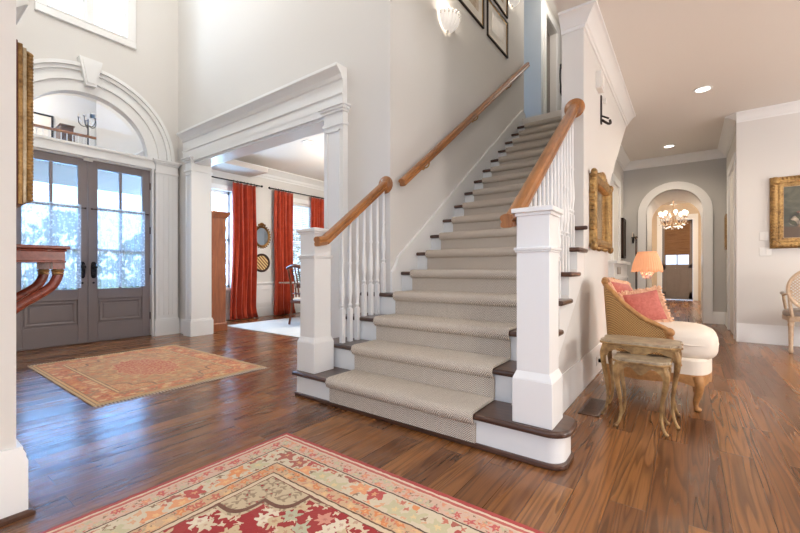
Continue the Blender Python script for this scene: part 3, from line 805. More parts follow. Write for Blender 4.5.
# wall handrail
WR = thing('wall_handrail', 'long oak handrail on brackets climbing the wall beside the stairs', 'handrail', (WX, 2.9, 1.6))
ra, rb = (WX+.075, 2.93, 1.78), (WX+.075, 6.45, 1.78+SL*3.52)
m = rail(MB(), ra, rb); rail(m, ra, (WX, 2.93, 1.78)) if False else None
m.build('rail', M['rail'], WR)
for yy in (3.4, 4.55, 5.7):
    z = 1.78+SL*(yy-2.93)
    MB().tube(spline([(WX+.002, yy, z-.10), (WX+.05, yy, z-.10), (WX+.075, yy, z-.075), (WX+.075, yy, z-.036)], 4), .007, 8).tube([(WX, yy, z-.10), (WX+.008, yy, z-.10)], .022, 14).build('bracket', M['brass'], WR)

# ------------------------------------------------------------------ front doors
def door_leaf(name, y0, y1, handle_y, hinge_y, label):
    D = sthing(name, label, 'door', (DX-.03, (y0+y1)/2, 0))
    x0, x1 = DX-.06, DX-.012; g0, g1 = y0+.105, y1-.105
    m = MB()
    m.box(x0, x1, y0, g0, .012, 2.43); m.box(x0, x1, g1, y1, .012, 2.43)
    m.box(x0, x1, g0, g1, 2.325, 2.43); m.box(x0, x1, g0, g1, .58, .72); m.box(x0, x1, g0, g1, .012, .26)
    ym = (g0+g1)/2
    m.box(x0+.008, x1-.004, ym-.017, ym+.017, .72, 2.325)
    for z in (1.24, 1.79): m.box(x0+.008, x1-.004, g0, g1, z-.015, z+.015)
    m.build('frame', M['door'], D, bevel=.004)
    pm = MB(); pm.box(x0+.012, x1-.02, g0, g1, .26, .58)
    pm.sweep([(0,0)], []) if False else None
    Mx = Matrix(((0,0,1,x1-.02),(1,0,0,0),(0,1,0,0),(0,0,0,1)))
    r = MB(Mx); a, b, c, d = g0+.02, g1-.02, .28, .56
    r.sweep([(a,c),(b,c),(b,d),(a,d)], [(0,0),(0,.012),(.012,.014),(.03,.004),(.03,0)], closed=True)
    pm.v += r.v; n0 = len(pm.v)-len(r.v); pm.f += [tuple(i+n0 for i in f) for f in r.f]
    pm.box(x1-.02, x1-.008, g0+.065, g1-.065, .325, .515)
    pm.build('panel', M['door'], D, bevel=.003)
    MB().box(x0+.02, x0+.026, g0, g1, .72, 2.325).build('glass', M['glass'], D)
    h = MB(Matrix.Translation((x1, handle_y, .97)) @ Matrix.Rotation(PI/2, 4, 'Y'))
    h.superell((0,0,.006), .11, .032, .008, .7, .6)
    h.lathe([(.012,.0),(.012,.04),(.026,.045),(.03,.06),(.022,.078),(.001,.082)], (-.04,0,0), 18)
    h.lathe([(.026,.0),(.026,.014),(.02,.02),(.001,.021)], (.055,0,0), 18)
    h.tube([(-.055,0,.02),(0.0,.0,.045),(.05,0,.02)], .008, 8) if False else None
    h.build('handle', M['black'], D)
    MB(Matrix.Translation((x1, handle_y, .80)) @ Matrix.Rotation(PI/2, 4, 'Y')).lathe([(.013,0),(.013,.006),(.001,.008)], seg=14).build('lock', M['black'], D)
    for z in (.3, .95, 1.55, 2.2): MB().tube([(x1+.006, hinge_y, z-.05), (x1+.006, hinge_y, z+.05)], .008, 8).build('hinge', M['bronze'], D)
    return D
door_leaf('door_1', DC-.743, DC-.0015, DC-.06, DC-.741, 'left taupe front door with glass lites above a raised panel, nearer the console')
door_leaf('door_2', DC+.0015, DC+.743, DC+.06, DC+.741, 'right taupe front door with glass lites above a raised panel, nearer the pilaster')
tag(MB().box(DX-.012, DX+.012, DC-.05, DC+.05, 2.408, 2.448).build('door_contact', M['plastic'], bevel=.003), 'small white contact sensor at the top where the front doors meet', 'sensor')
def lace(y0, y1, label):
    T = thing('lace_curtain', label, 'curtain', (DX, (y0+y1)/2, .7), 'lace curtains on the front doors')
    def fn(u, v):
        y = y0+(y1-y0)*u; z = .735+(1.815-.735)*v
        return (DX+.045+(.016+.0*v)*math.sin(u*2*PI*7.5+.6*math.sin(v*3))*(1-.25*v)+.004*math.sin(u*50), y, z+.006*math.sin(u*47)*(1-v))
    MB().grid(fn, 120, 14).build('cloth', M['lace'], T)
    MB().tube([(DX+.016, y0-.05, 1.78), (DX+.016, y1+.05, 1.78)], .006, 8).ball((DX+.016, y0-.05, 1.78), .012).ball((DX+.016, y1+.05, 1.78), .012).build('rod', M['bronze'], T)
lace(DC-.655, DC-.085, 'gathered white lace curtain on the left front door, partly behind the console')
lace(DC+.085, DC+.655, 'gathered white lace curtain on the right front door')
# transom
struct('trim_threshold', MB().box(DX-.2, DX+.03, DC-OW, DC+OW, 0, .014), M['tread'], smooth=False)
TR = sthing('window_2', 'arched transom window above the front doors, reflecting the upstairs gallery', 'window', (DX-.1, DC, AZ))
MB(Matrix.Translation((DX-.045, DC, 0)) @ Matrix.Rotation(math.radians(-1.0), 4, 'Z') @ Matrix.Translation((0, -DC, 0))).prism([(DC+(AR-.004)*math.cos(PI*i/32), AZ+(AR-.004)*math.sin(PI*i/32)) for i in range(33)], -.0025, .0025, 'x').build('pane', M['transom'], TR, smooth=False)
# window high above
WN = sthing('window_1', 'white double window high above the front door arch', 'window', (DX, 1.72, 4.2))
mb = MB(); mb.box(DX, DX+.04, 1.19, 1.3, 4.21, 5.7); mb.box(DX, DX+.04, 2.15, 2.26, 4.21, 5.7); mb.box(DX, DX+.04, 1.19, 2.26, 5.701, 5.82); mb.box(DX, DX+.042, 1.188, 2.262, 4.12, 4.209); mb.box(DX-.02, DX+.045, 1.301, 2.149, 4.211, 4.235)
mb.build('casing', M['trim'], WN, bevel=.004)
mb = MB()
for a, b in ((1.29, 1.71), (1.74, 2.16)):
    mb.box(DX-.08, DX-.03, a, a+.05, 4.2, 5.7); mb.box(DX-.08, DX-.03, b-.05, b, 4.2, 5.7); mb.box(DX-.08, DX-.03, a, b, 4.2, 4.27); mb.box(DX-.08, DX-.03, a, b, 5.63, 5.7)
    mb.box(DX-.07, DX-.055, (a+b)/2-.008, (a+b)/2+.008, 4.2, 5.7)
mb.box(DX-.1, DX-.01, 1.70, 1.75, 4.2, 5.7)
mb.build('sash', M['trim'], WN)
MB().box(DX-.066, DX-.06, 1.3, 2.15, 4.22, 5.68).build('glass', M['glass'], WN)

# ------------------------------------------------------------------ rugs
RED = rug_mat('red_rug', 1.25, 1.8,
    [(0, lin(178,60,62)), (.022, lin(232,212,186)), (.034, lin(196,98,92)), (.05, lin(226,206,178)), (.058, lin(220,186,164)), (.13, lin(70,48,40)), (.137, lin(222,208,180)), (.255, lin(80,56,44)), (.263, lin(216,178,140)), (.325, lin(92,64,48)), (.331, lin(226,206,174)), (.35, lin(120,60,48)), (.357, lin(222,196,160))],
    lin(164,28,40), (11.5, .35, [lin(226,208,176), lin(214,190,150), lin(190,190,160), lin(236,222,196), lin(220,150,130)], lin(228,206,176)),
    .30, (lin(210,190,156), lin(160,138,112), lin(110,70,56)),
    medal=(.88, 1.24, lin(206,182,146), lin(168,130,106)),
    flowers=[(.064, .126, 20, .33, [lin(206,96,96), lin(226,150,120), lin(200,190,160)]), (.145, .25, 9.5, .36, [lin(232,150,96), lin(192,80,76), lin(206,198,160), lin(236,166,120), lin(176,96,84)]), (.268, .322, 20, .34, [lin(226,140,90), lin(206,110,92), lin(232,190,140)])], washed=.06)
r = MB().box(-1.25, 1.25, -1.8, 1.8, 0, .009).build('area_rug', RED, bevel=.003); r.location = (-.66, -.333, .0005)
tag(r, 'large red oriental rug with cream floral borders in front of the staircase', 'rug')
ENT = rug_mat('rust_rug', .97, .70,
    [(0, lin(206,180,140)), (.018, lin(120,84,60)), (.026, lin(222,176,120)), (.045, lin(110,76,56)), (.052, lin(206,104,62)), (.21, lin(92,70,56)), (.217, lin(224,186,134)), (.235, lin(100,70,56)), (.242, lin(206,160,110))],
    lin(196,150,104), (16, .36, [lin(206,112,74), lin(222,176,124), lin(176,130,96), lin(214,140,92)], lin(176,92,66)),
    .30, (lin(206,124,80), lin(226,182,130), lin(120,80,60)),
    medal=(.42, .24, lin(196,82,60), lin(222,170,122)),
    flowers=[(.054, .208, 13, .36, [lin(226,164,104), lin(180,70,48), lin(216,130,80), lin(150,110,80), lin(230,190,140)])], washed=.24, jag=.03)
r = MB().box(-.97, .97, -.70, .70, 0, .008).build('entry_rug', ENT, bevel=.003); r.location = (-4.355, 1.64, .0005)
tag(r, 'rust and tan oriental rug with a red medallion before the front doors', 'rug')
for sx in (-1, 1):
    ER = MB()
    for i in range(60): ER.box(sx*.97-.001 if sx > 0 else -.97-.035, .97+.035 if sx > 0 else -.97+.001, -.69+1.38*i/59-.004, -.69+1.38*i/59+.004, .001, .005)
    r2 = ER.build('fringe', M['white_cloth']); r2.parent = r
r = MB().box(-1.7, 1.7, -1.7, 1.7, 0, .01).build('dining_rug', M['palerug'], bevel=.003); r.location = (-4.75, 5.35, .0005)
tag(r, 'pale cream rug on the dining room floor under the table', 'rug')

# ------------------------------------------------------------------ left: gilt frame and console
FR = thing('gilt_mirror', 'gilt framed mirror seen edge-on on the wall above the console', 'mirror', (-2.7, .346, 1.6))
x1, x0, z0, z1 = -2.33, -3.05, 1.27, 1.93
def rectring(name, mat, y0, y1, g, w, parent):
    m = MB()
    a, b, c, d = x0-g, x1+g, z0-g, z1+g
    m.box(a, a+w, y0, y1, c, d); m.box(b-w, b, y0, y1, c, d); m.box(a+w, b-w, y0, y1, c, c+w); m.box(a+w, b-w, y0, y1, d-w, d)
    return m.build(name, mat, parent, bevel=.003)
rectring('backing', M['redback'], .346, .377, .025, .12, FR)
rectring('frame', M['gilt'], .377, .394, .018, .11, FR)
rectring('inner_band', M['giltsilver'], .394, .408, .008, .10, FR)
m = MB(); g = -.004
for i in range(44):
    z = z0+.012+(z1-z0-.024)*i/43; m.ball((x1-.010, .419, z), .0115, 1.3, 1.0, 8, 6)
    if i < 30:
        x = x0+.012+(x1-x0-.024)*i/29
        m.ball((x, .418, z0+.01), .0125, 1.3, .62, 8, 6); m.ball((x, .418, z1-.01), .0125, 1.3, .62, 8, 6)
m.box(x1-.09, x1-.004, .408, .418, z0, z1).box(x0, x1-.09, .408, .418, z0, z0+.09).box(x0, x1-.09, .408, .418, z1-.09, z1)
m.build('beading', M['gilt'], FR, ang=60)
MB().box(x0+.095, x1-.095, .37, .375, z0+.095, z1-.095).build('glass', M['mirror'], FR)
CO = thing('console_table', 'mahogany wall console on curved scroll legs beneath the gilt frame', 'console table', (-2.6, .346, .75))
m = MB(); m.box(-2.80, -2.335, .347, .562, 1.066, 1.082); m.box(-2.79, -2.345, .347, .552, 1.056, 1.066)
m.build('top', M['mahog'], CO, bevel=.005)
MB().box(-2.785, -2.35, .347, .545, 1.012, 1.056).box(-2.788, -2.347, .347, .549, 1.004, 1.012).build('apron', M['mahog'], CO, bevel=.002)
for xl in (-2.385, -2.64):
    pts = spline([(xl, .525, 1.004), (xl, .528, .965), (xl, .522, .93), (xl, .50, .89), (xl, .455, .855), (xl, .405, .82), (xl, .352, .775)], 5)
    n = len(pts)
    MB().tube(pts, [.019-.004*abs(i/n-.2)+.006*(i/n) for i in range(n)], 10).box(xl-.02, xl+.02, .503, .548, .975, 1.004).build('leg', M['mahog'], CO)
    # carved collar
    MB().lathe([(.016,0),(.024,.006),(.02,.014),(.026,.022),(.018,.03)], (xl, .526, .945), 12).build('collar', M['gilt2'], CO)

# ------------------------------------------------------------------ dining room
def rod(name, y0, y1, label):
    T = thing(name, label, 'curtain rod', (DW, (y0+y1)/2, 2.7))
    MB().tube([(DW+.1, y0, 2.70), (DW+.1, y1, 2.70)], .012, 10).build('pole', M['black'], T)
    for y in (y0, y1): MB().ball((DW+.1, y, 2.70), .024).build('finial', M['black'], T)
    for y in (y0+.08, y1-.08): MB().tube([(DW, y, 2.70), (DW+.1, y, 2.70)], .008, 8).build('bracket', M['black'], T)
rod('curtain_rod', 3.1, 4.82, 'black curtain rod above the window beside the armoire')
rod('curtain_rod', 5.0, 6.95, 'black curtain rod above the dining window with blinds')
def drape(y0, y1, label, flare=1.0, seed=0):
    T = thing('red_curtain', label, 'curtain', (DW+.1, (y0+y1)/2, 0), 'red silk curtains in the dining room')
    rr = random.Random(seed); ph = [rr.random()*6 for _ in range(4)]
    def side(s):
        def fn(u, v):
            z = .012+2.66*v
            a = .05*(1-.3*v)
            fold = math.sin(u*2*PI*5.5+ph[0]+.5*math.sin(v*4+ph[3]))+.45*math.sin(u*2*PI*9+ph[1]+v*1.8)
            puddle = max(0, .18-z)/.18
            ym = (y0+y1)/2; w = (y1-y0)*(.5+.06*(1-v)+.05*puddle)
            y = ym+(u*2-1)*w + .03*math.sin(v*5+ph[2])*(1-v)*flare
            return (DW+.1+a*fold+.05*puddle+s, y, z)
        return fn
    MB().grid(side(0), 96, 24).build('panel', M['redsilk'], T, solid=.006)
    for i in range(7):
        y = y0+(y1-y0)*(i+.5)/7; mm = MB(Matrix.Translation((DW+.1, y, 2.70)) @ Matrix.Rotation(PI/2, 4, 'X'))
        mm.tube([(.02*math.cos(a), .02*math.sin(a), 0) for a in [2*PI*k/12 for k in range(13)]], .003, 6).build('ring', M['black'], T)
drape(4.16, 4.68, 'floor-length red silk curtain beside the armoire, left of the round mirror', seed=1)
drape(5.13, 5.58, 'floor-length red silk curtain between the round mirror and the blinds', seed=2)
drape(6.12, 6.56, 'red silk curtain right of the blinds, above the newel post', seed=3)
def dwin(name, y0, y1, blinds, label):
    W = sthing(name, label, 'window', (DW, (y0+y1)/2, .62))
    m = MB(); c = .09
    m.box(DW, DW+.03, y0-c, y0, .56, 2.6); m.box(DW, DW+.03, y1, y1+c, .56, 2.6); m.box(DW, DW+.03, y0, y1, 2.5, 2.6); m.box(DW, DW+.05, y0-c, y1+c, .58, .63)
    m.build('casing', M['trim'], W)
    m = MB(); xa, xb = DW-.1, DW-.06
    m.box(xa, xb, y0, y0+.04, .62, 2.5); m.box(xa, xb, y1-.04, y1, .62, 2.5); m.box(xa, xb, y0, y1, .62, .68); m.box(xa, xb, y0, y1, 2.44, 2.5); m.box(xa, xb, y0, y1, 1.53, 1.58)
    for z in (1.1, 2.0): m.box(xa+.01, xb-.01, y0, y1, z-.01, z+.01)
    for q in (1/3, 2/3): m.box(xa+.01, xb-.01, y0+(y1-y0)*q-.01, y0+(y1-y0)*q+.01, .62, 2.5)
    m.build('sash', M['trim'], W)
    MB().box(xa+.018, xa+.022, y0, y1, .65, 2.47).build('glass', M['glass'], W)
    if blinds:
        B = thing('window_blind', 'white slatted blind lowered in the dining window', 'blind', (DW, (y0+y1)/2, 1.5))
        m = MB()
        for i in range(42):
            z = .66+i*.044; m.prism([(DW-.05, z), (DW-.012, z+.02), (DW-.011, z+.022), (DW-.049, z+.002)], y0+.01, y1-.01, 'y')
        m.build('slats', M['plastic'], B); MB().box(DW-.055, DW-.005, y0+.005, y1-.005, 2.45, 2.5).build('headrail', M['plastic'], B)
dwin('window_3', wa[0], wa[1], False, 'dining window with green garden view between armoire and red curtain')
dwin('window_4', wb[0], wb[1], True, 'dining window covered by white blinds between two red curtains')
AR_ = thing('armoire', 'tall cherry wood armoire just inside the dining room opening', 'armoire', (-6.3, 3.35, 0))
ax0, ax1, ay0, ay1 = -6.95, -6.02, 3.13, 3.42
MB().box(ax0, ax1, ay0, ay1, .1, 1.81).build('body', M['armoire'], AR_, bevel=.004)
m = MB(); m.sweep([(ax0,ay0),(ax1,ay0),(ax1,ay1),(ax0,ay1)], [(0,1.80),(-.012,1.80),(-.018,1.82),(-.03,1.84),(-.05,1.87),(-.055,1.885),(-.055,1.90),(0,1.90)], closed=True); m.box(ax0,ax1,ay0,ay1,1.80,1.89)
m.build('cornice', M['armoire'], AR_, ang=25)
m = MB(); m.sweep([(ax0,ay0),(ax1,ay0),(ax1,ay1),(ax0,ay1)], [(0,.0),(-.018,0),(-.018,.11),(-.01,.125),(0,.125)], closed=True); m.build('plinth', M['armoire'], AR_, ang=25)
for a, b in ((ax0+.03, (ax0+ax1)/2-.004), ((ax0+ax1)/2+.004, ax1-.03)):
    d = MB().box(a, b, ay1, ay1+.02,   .16, 1.78).box(a+.07, b-.07, ay1+.02, ay1+.028, .26, .9).box(a+.07, b-.07, ay1+.02, ay1+.028, 1.0, 1.7).build('door', M['armoire'], AR_, bevel=.004)
    MB().ball(((b-.03) if a < -6.5 else (a+.03), ay1+.035, 1.0), .013).build('knob', M['brass'], d)
def wall_round(name, label, cat, y, z, ry, rz, glass, ornate):
    T = thing(name, label, cat, (DW, y, z))
    m = MB(); n = 40
    pr = [(0,0),(.0,.018),(-.012,.03),(-.03,.026),(-.045,.012),(-.045,0)]
    path = [(ry*math.cos(2*PI*i/n), rz*math.sin(2*PI*i/n)) for i in range(n)]
    m.M = Matrix(((0,0,1,DW+.002),(1,0,0,y),(0,1,0,z),(0,0,0,1)))
    m.sweep(path, [(-o, u) for o, u in pr], closed=True)
    if ornate:
        for i in range(26):
            a = 2*PI*i/26; m.ball(((ry+.012)*math.cos(a), (rz+.012)*math.sin(a), .015), .017, 1, .8, 8, 5)
        for a, r_ in ((-.07,.022),(-.03,.03),(0,.036),(.03,.03),(.07,.022)): m.ball((a, rz+.035-abs(a)*.25, .015), r_, 1, .6, 8, 5)
    m.build('frame', M['giltdark' if ornate else 'bronze'], T, ang=50)
    g = MB(Matrix(((0,0,1,DW+.003),(1,0,0,y),(0,1,0,z),(0,0,0,1))))
    g.prism([((ry-.035)*math.cos(2*PI*i/n), (rz-.035)*math.sin(2*PI*i/n)) for i in range(n)], 0, .009, 'z')
    g.build('glass' if ornate else 'lattice', M[glass], T, smooth=False)
wall_round('oval_mirror', 'oval mirror in an ornate gold frame between the red curtains', 'mirror', 4.88, 1.67, .19, .225, 'mirror', True)
wall_round('round_plaque', 'round gold lattice plaque hung below the oval gold mirror', 'wall plaque', 4.88, 1.12, .195, .195, 'lattice', False)
DT = thing('dining_table', 'dining table with a pale top, its corner showing behind the newel post', 'table', (-5.3, 5.2, 0))
MB().box(-6.6, -4.4, 4.86, 5.9, .70, .73).build('tabletop', M['nest_top'], DT, bevel=.01)
MB().box(-6.2, -4.5, 4.98, 5.75, .62, .70).build('apron', M['chairwood'], DT)
for x in (-6.0, -4.6):
    for y in (5.05, 5.7): MB().lathe([(.02,0),(.024,.02),(.026,.4),(.038,.5),(.03,.56),(.04,.62)], (x, y, .011), 12).build('leg', M['chairwood'], DT)
DCH = thing('dining_chair', 'dark wood dining chair with a pale seat at the dining table', 'chair', (-5.42, 4.62, .014))
bx = -5.42; by = 4.62
for sx in (-1, 1):
    MB().tube(spline([(bx+sx*.20, by-.26, .017), (bx+sx*.20, by-.215, .25), (bx+sx*.20, by-.2, .45), (bx+sx*.2, by-.23, .75), (bx+sx*.19, by-.3, 1.03)], 5), .019, 8).build('leg', M['chairwood'], DCH)
    MB().tube([(bx+sx*.21, by+.2, .0125), (bx+sx*.21, by+.2, .44)], [.015, .021], 8).build('leg', M['chairwood'], DCH)
MB().box(bx-.22, bx+.22, by-.22, by+.23, .39, .44).build('seat_frame', M['chairwood'], DCH, bevel=.006)
MB().superell((bx, by, .455), .215, .215, .03, .6, .35).build('seat', M['white_cloth'], DCH)
m = MB(); m.tube(spline([(bx-.2, by-.3, 1.0), (bx, by-.315, 1.045), (bx+.2, by-.3, 1.0)], 6), .028, 8)
for q in (-.08, 0, .08): m.tube([(bx+q, by-.205, .5), (bx+q, by-.235, .75), (bx+q, by-.3, 1.02)], .012, 6)
m.tube([(bx-.2, by-.205, .56), (bx+.2, by-.205, .56)], .014, 6)
m.build('backrest', M['chairwood'], DCH)

# ------------------------------------------------------------------ lights that are things
def downlight(x, y, z, label, e=38):
    T = thing('recessed_downlight', label, 'ceiling light', (x, y, z), 'recessed ceiling lights')
    MB().lathe([(.07,-.001),(.095,-.001),(.095,-.008),(.078,-.012),(.07,-.006)], (x, y, z), 28, cap=False).build('trim_ring', M['trim'], T)
    MB().lathe([(.071,-.001),(.071,-.004)], (x, y, z), 28).build('lens', M['can'], T)
    l = bpy.data.lights.new('can_light', 'SPOT'); l.energy = e; l.color = (1,.84,.66); l.spot_size = math.radians(150); l.spot_blend = 1; l.shadow_soft_size = .14
    o = bpy.data.objects.new('can_light', l); COL.objects.link(o); o.location = (x, y, z-.03)
downlight(.143, 5.874, CE, 'recessed ceiling light nearest the painting wall', 55)
downlight(-.265, 8.225, CE, 'recessed ceiling light in front of the hallway arch', 62)
downlight(-5.09, 4.33, 3.10, 'recessed ceiling light in the dining room', 40)

def sconce(y, z, label):
    T = thing('wall_sconce', label, 'wall lamp', (WX, y, z), 'crystal sconces on the stair wall')
    MB().superell((WX+.008, y, z+.03), .008, .05, .085, .5, .8).build('backplate', M['brass'], T)
    def half(u, v):
        a = -PI/2+PI*u; r = (.02+.135*math.sin(v*PI/2)**.85); zz = z-.09+.155*v**1.7
        rr = r*(1+.05*math.sin(a*18))
        return (WX+.012+rr*math.cos(a)*.95, y+rr*math.sin(a), zz)
    MB().grid(half, 54, 10).build('bowl', M['crystal_lit'], T, solid=.006)
    m = MB()
    for i in range(11):
        a = -PI/2+PI*(i+.5)/11
        for q, (r, dz) in enumerate(((.158, .06), (.158, .035))): m.ball((WX+.012+r*math.cos(a), y+r*math.sin(a), z+dz), .011, 1, 1.2, 6, 5)
    m.ball((WX+.03, y, z-.105), .018, 1, 1.3, 8, 6)
    m.build('beads', M['crystal'], T)
    l = bpy.data.lights.new('sconce_light', 'POINT'); l.energy = 2.6; l.color = (1,.88,.74); l.shadow_soft_size = .05
    o = bpy.data.objects.new('sconce_light', l); COL.objects.link(o); o.location = (WX+.09, y, z+.12)
sconce(3.86, 3.755, 'crystal bowl wall sconce lower on the stair wall, left of the pictures')
sconce(5.86, 5.13, 'crystal bowl wall sconce higher on the stair wall, right of the pictures')
def stair_pic(y0, y1, z0, z1, label, print_col):
    T = thing('framed_print', label, 'picture', (WX, (y0+y1)/2, z0), 'framed prints on the stair wall')
    Mx = Matrix(((0,0,1,WX+.001),(1,0,0,0),(0,1,0,0),(0,0,0,1)))
    MB(Mx).sweep([(y0,z0),(y1,z0),(y1,z1),(y0,z1)], [(0,0),(0,.02),(.006,.026),(.022,.02),(.026,.012),(.026,0)], closed=True).build('frame', M['iron'], T, ang=30)
    MB(Mx).sweep([(y0+.026,z0+.026),(y1-.026,z0+.026),(y1-.026,z1-.026),(y0+.026,z1-.026)], [(0,.004),(0,.014),(.008,.014),(.008,.004)], closed=True).build('fillet', M['brass'], T)
    MB().box(WX+.001, WX+.006, y0+.02, y1-.02, z0+.02, z1-.02).build('mat', M['paperprint'], T)
    MB().box(WX+.006, WX+.007, y0+.15, y1-.15, z0+.15, z1-.12).build('print', print_col, T)
def print_mat(name, a, b, c):
    t = NT(name); n = t.noise(t.obj((1,1,1.6)), 5, 4, .6); t.put(t.b, 'Base Color', t.ramp(n, [(.35, a), (.5, b), (.68, c)])); t.set(Roughness=.5); return t.m
stair_pic(4.13, 4.87, 4.19, 5.15, 'dark framed print with a wide cream mat nearest the lower sconce', print_mat('sepia_print', lin(176,146,110), lin(214,196,168), lin(226,214,196)))
stair_pic(4.99, 5.73, 4.17, 4.70, 'dark framed print lowest in the group, nearest the handrail', print_mat('pale_print', lin(206,196,180), lin(216,204,186), lin(226,216,200)))
stair_pic(4.99, 5.73, 4.77, 5.5, 'dark framed print hung directly above the lowest print', print_mat('warm_print', lin(190,160,126), lin(212,190,160), lin(226,210,186)))

# upper landing mirror
T = thing('oval_wall_mirror', 'small dark oval mirror on the wall at the top of the stairs', 'mirror', (-2.2, 8.95, 5.06))
m = MB(Matrix(((0,0,1,-2.199),(1,0,0,8.9),(0,1,0,5.06),(0,0,0,1))))
m.sweep([(.33*math.cos(2*PI*i/36), .35*math.sin(2*PI*i/36)) for i in range(36)], [(0,0),(0,.04),(.05,.045),(.06,.02),(.06,0)], closed=True); m.build('frame', M['black'], T)
MB(Matrix(((0,0,1,-2.199),(1,0,0,8.9),(0,1,0,5.06),(0,0,0,1)))).prism([(.28*math.cos(2*PI*i/36), .30*math.sin(2*PI*i/36)) for i in range(36)], 0, .012, 'z').build('glass', M['mirror'], T, smooth=False)

# ------------------------------------------------------------------ wall beside the hall: gold mirror and small fittings
GM = thing('ornate_mirror', 'tall mirror in a carved gold frame on the wall beside the stairs', 'mirror', (UX, 4.1, 1.5))
Mx = Matrix(((0,0,1,UX+.001),(1,0,0,0),(0,1,0,0),(0,0,0,1)))
a, b, c, d = 3.75, 4.64, 1.18, 1.82
m = MB(Mx); m.sweep([(a,c),(b,c),(b,d),(a,d)], [(0,0),(0,.045),(.012,.06),(.03,.062),(.05,.045),(.065,.05),(.08,.03),(.08,0)], closed=True)
rr = random.Random(4)
per = []
for i in range(16): per += [(a+(b-a)*i/15, c), (a+(b-a)*i/15, d)]
for i in range(13): per += [(a, c+(d-c)*i/12), (b, c+(d-c)*i/12)]
for y, z in per: m.ball((y+rr.uniform(-.012,.012), z+rr.uniform(-.012,.012), .03), rr.uniform(.016,.028), 1, .9, 8, 6)
for y, z in ((a,c),(b,c),(b,d),(a,d)): m.ball((y, z, .04), .042, 1, .7, 10, 6)
for q, r_ in ((-.2,.04),(-.12,.05),(0,.065),(.12,.05),(.2,.04)): m.ball(((a+b)/2+q, d+.03-abs(q)*.1, .035), r_, 1, .5, 10, 6)
m.build('frame', M['gilt'], GM, ang=60)
MB().box(UX+.001, UX+.012, a+.07, b-.07, c+.07, d-.07).build('glass', M['oldmirror'], GM)
tag(MB().box(UX+.001, UX+.05, 4.05, 4.2, 2.68, 2.84).box(UX+.05, UX+.056, 4.07, 4.18, 2.7, 2.82).build('chime_box', M['plastic'], bevel=.006), 'small white box high on the wall above the gold mirror', 'wall box')
tag(MB().box(UX+.001, UX+.012, 4.295, 4.335, 2.42, 2.70).tube(spline([(UX+.012, 4.315, 2.46), (UX+.06, 4.33, 2.42), (UX+.08, 4.37, 2.43), (UX+.07, 4.40, 2.47)], 5), .012, 8).tube([(UX+.01, 4.315, 2.5), (UX+.07, 4.34, 2.47)], .009, 8).build('iron_hook', M['iron']), 'dark iron hook on the wall above the gold mirror', 'hook')
tag(MB().tube([(UX+.001, 4.47, 2.70), (UX+.03, 4.47, 2.70)], .03, 12).build('motion_sensor', M['plastic']), 'tiny round white fitting on the wall beside the iron hook', 'wall fitting')
T = thing('wall_outlet', 'white outlet plate with a black plug in the baseboard beside the stairs', 'outlet', (UX+.02, 4.02, .13))
MB().box(UX+.021, UX+.027, 3.96, 4.08, .09, .17).build('plate', M['plastic'], T, bevel=.002)
MB().box(UX+.027, UX+.055, 4.03, 4.07, .11, .14).tube(spline([(UX+.05, 4.05, .12), (UX+.1, 4.06, .1), (UX+.13, 4.1, .05), (UX+.14, 4.2, .008)], 5), .005, 6).build('plug', M['black'], T)
T = thing('floor_register', 'dark slotted vent register set in the floor beside the newel post', 'floor vent', (-.53, 3.0, 0))
m = MB(); 
m.box(-.60, -.585, 2.84, 3.24, 0, .006); m.box(-.485, -.47, 2.84, 3.24, 0, .006); m.box(-.60, -.47, 2.84, 2.855, 0, .006); m.box(-.60, -.47, 3.225, 3.24, 0, .006)
for i in range(24): m.box(-.585, -.485, 2.86+i*.0155, 2.868+i*.0155, 0, .005)
m.build('grate', M['tread'], T); MB().box(-.59, -.48, 2.85, 3.23, 0, .0015).build('backing', M['black'], T)

# hall pictures on the far side of the stairs
def edge_frame(name, label, x0, x1, y0, y1, z0, z1, sconce_=False):
    T = thing(name, label, 'picture', ((x0+x1)/2, (y0+y1)/2, z0))
    MB().box(x0, x1, y0, y0+.05, z0, z1).box(x0, x1, y1-.05, y1, z0, z1).box(x0, x1, y0, y1, z0, z0+.05).box(x0, x1, y0, y1, z1-.05, z1).build('frame', M['bronze'], T, bevel=.004)
    xm = (x0+x1)/2; MB().box(xm-.006, xm+.006, y0+.05, y1-.05, z0+.05, z1-.05).build('canvas', M['painting'], T)
    return T
T = edge_frame('hall_picture', 'dark framed picture edge-on on the far hall wall above the ledge', -1.05+.002, -1.0, 8.62, 9.0, 1.2, 1.98)
T2 = thing('hall_sconce', 'small dark iron candle sconce beside the arched opening', 'wall lamp', (-.9, AY, 1.55))
MB().superell((-.88, AY-.008, 1.6), .02, .007, .1, .6, .7).build('backplate', M['iron'], T2)
MB().tube(spline([(-.88, AY-.01, 1.56), (-.88, AY-.07, 1.52), (-.88, AY-.11, 1.56), (-.88, AY-.11, 1.6)], 5), .008, 8).lathe([(.008,0),(.028,.01),(.026,.016)], (-.88, AY-.11, 1.6), 12).build('arm', M['iron'], T2)
MB().lathe([(.011,0),(.011,.1),(.004,.105)], (-.88, AY-.11, 1.612), 10).build('candle', M['white_cloth'], T2)
T = thing('small_gold_frame', 'narrow gold frame edge-on on the right hallway wall by the arch', 'picture', (.53, 8.7, 1.35))
MB().box(.515, .549, 8.56, 8.6, 1.32, 1.92).box(.515, .549, 8.86, 8.9, 1.32, 1.92).box(.515, .549, 8.56, 8.9, 1.32, 1.36).box(.515, .549, 8.56, 8.9, 1.88, 1.92).build('frame', M['gilt2'], T, bevel=.004)
MB().box(.53, .54, 8.6, 8.86, 1.36, 1.88).build('canvas', M['painting'], T)
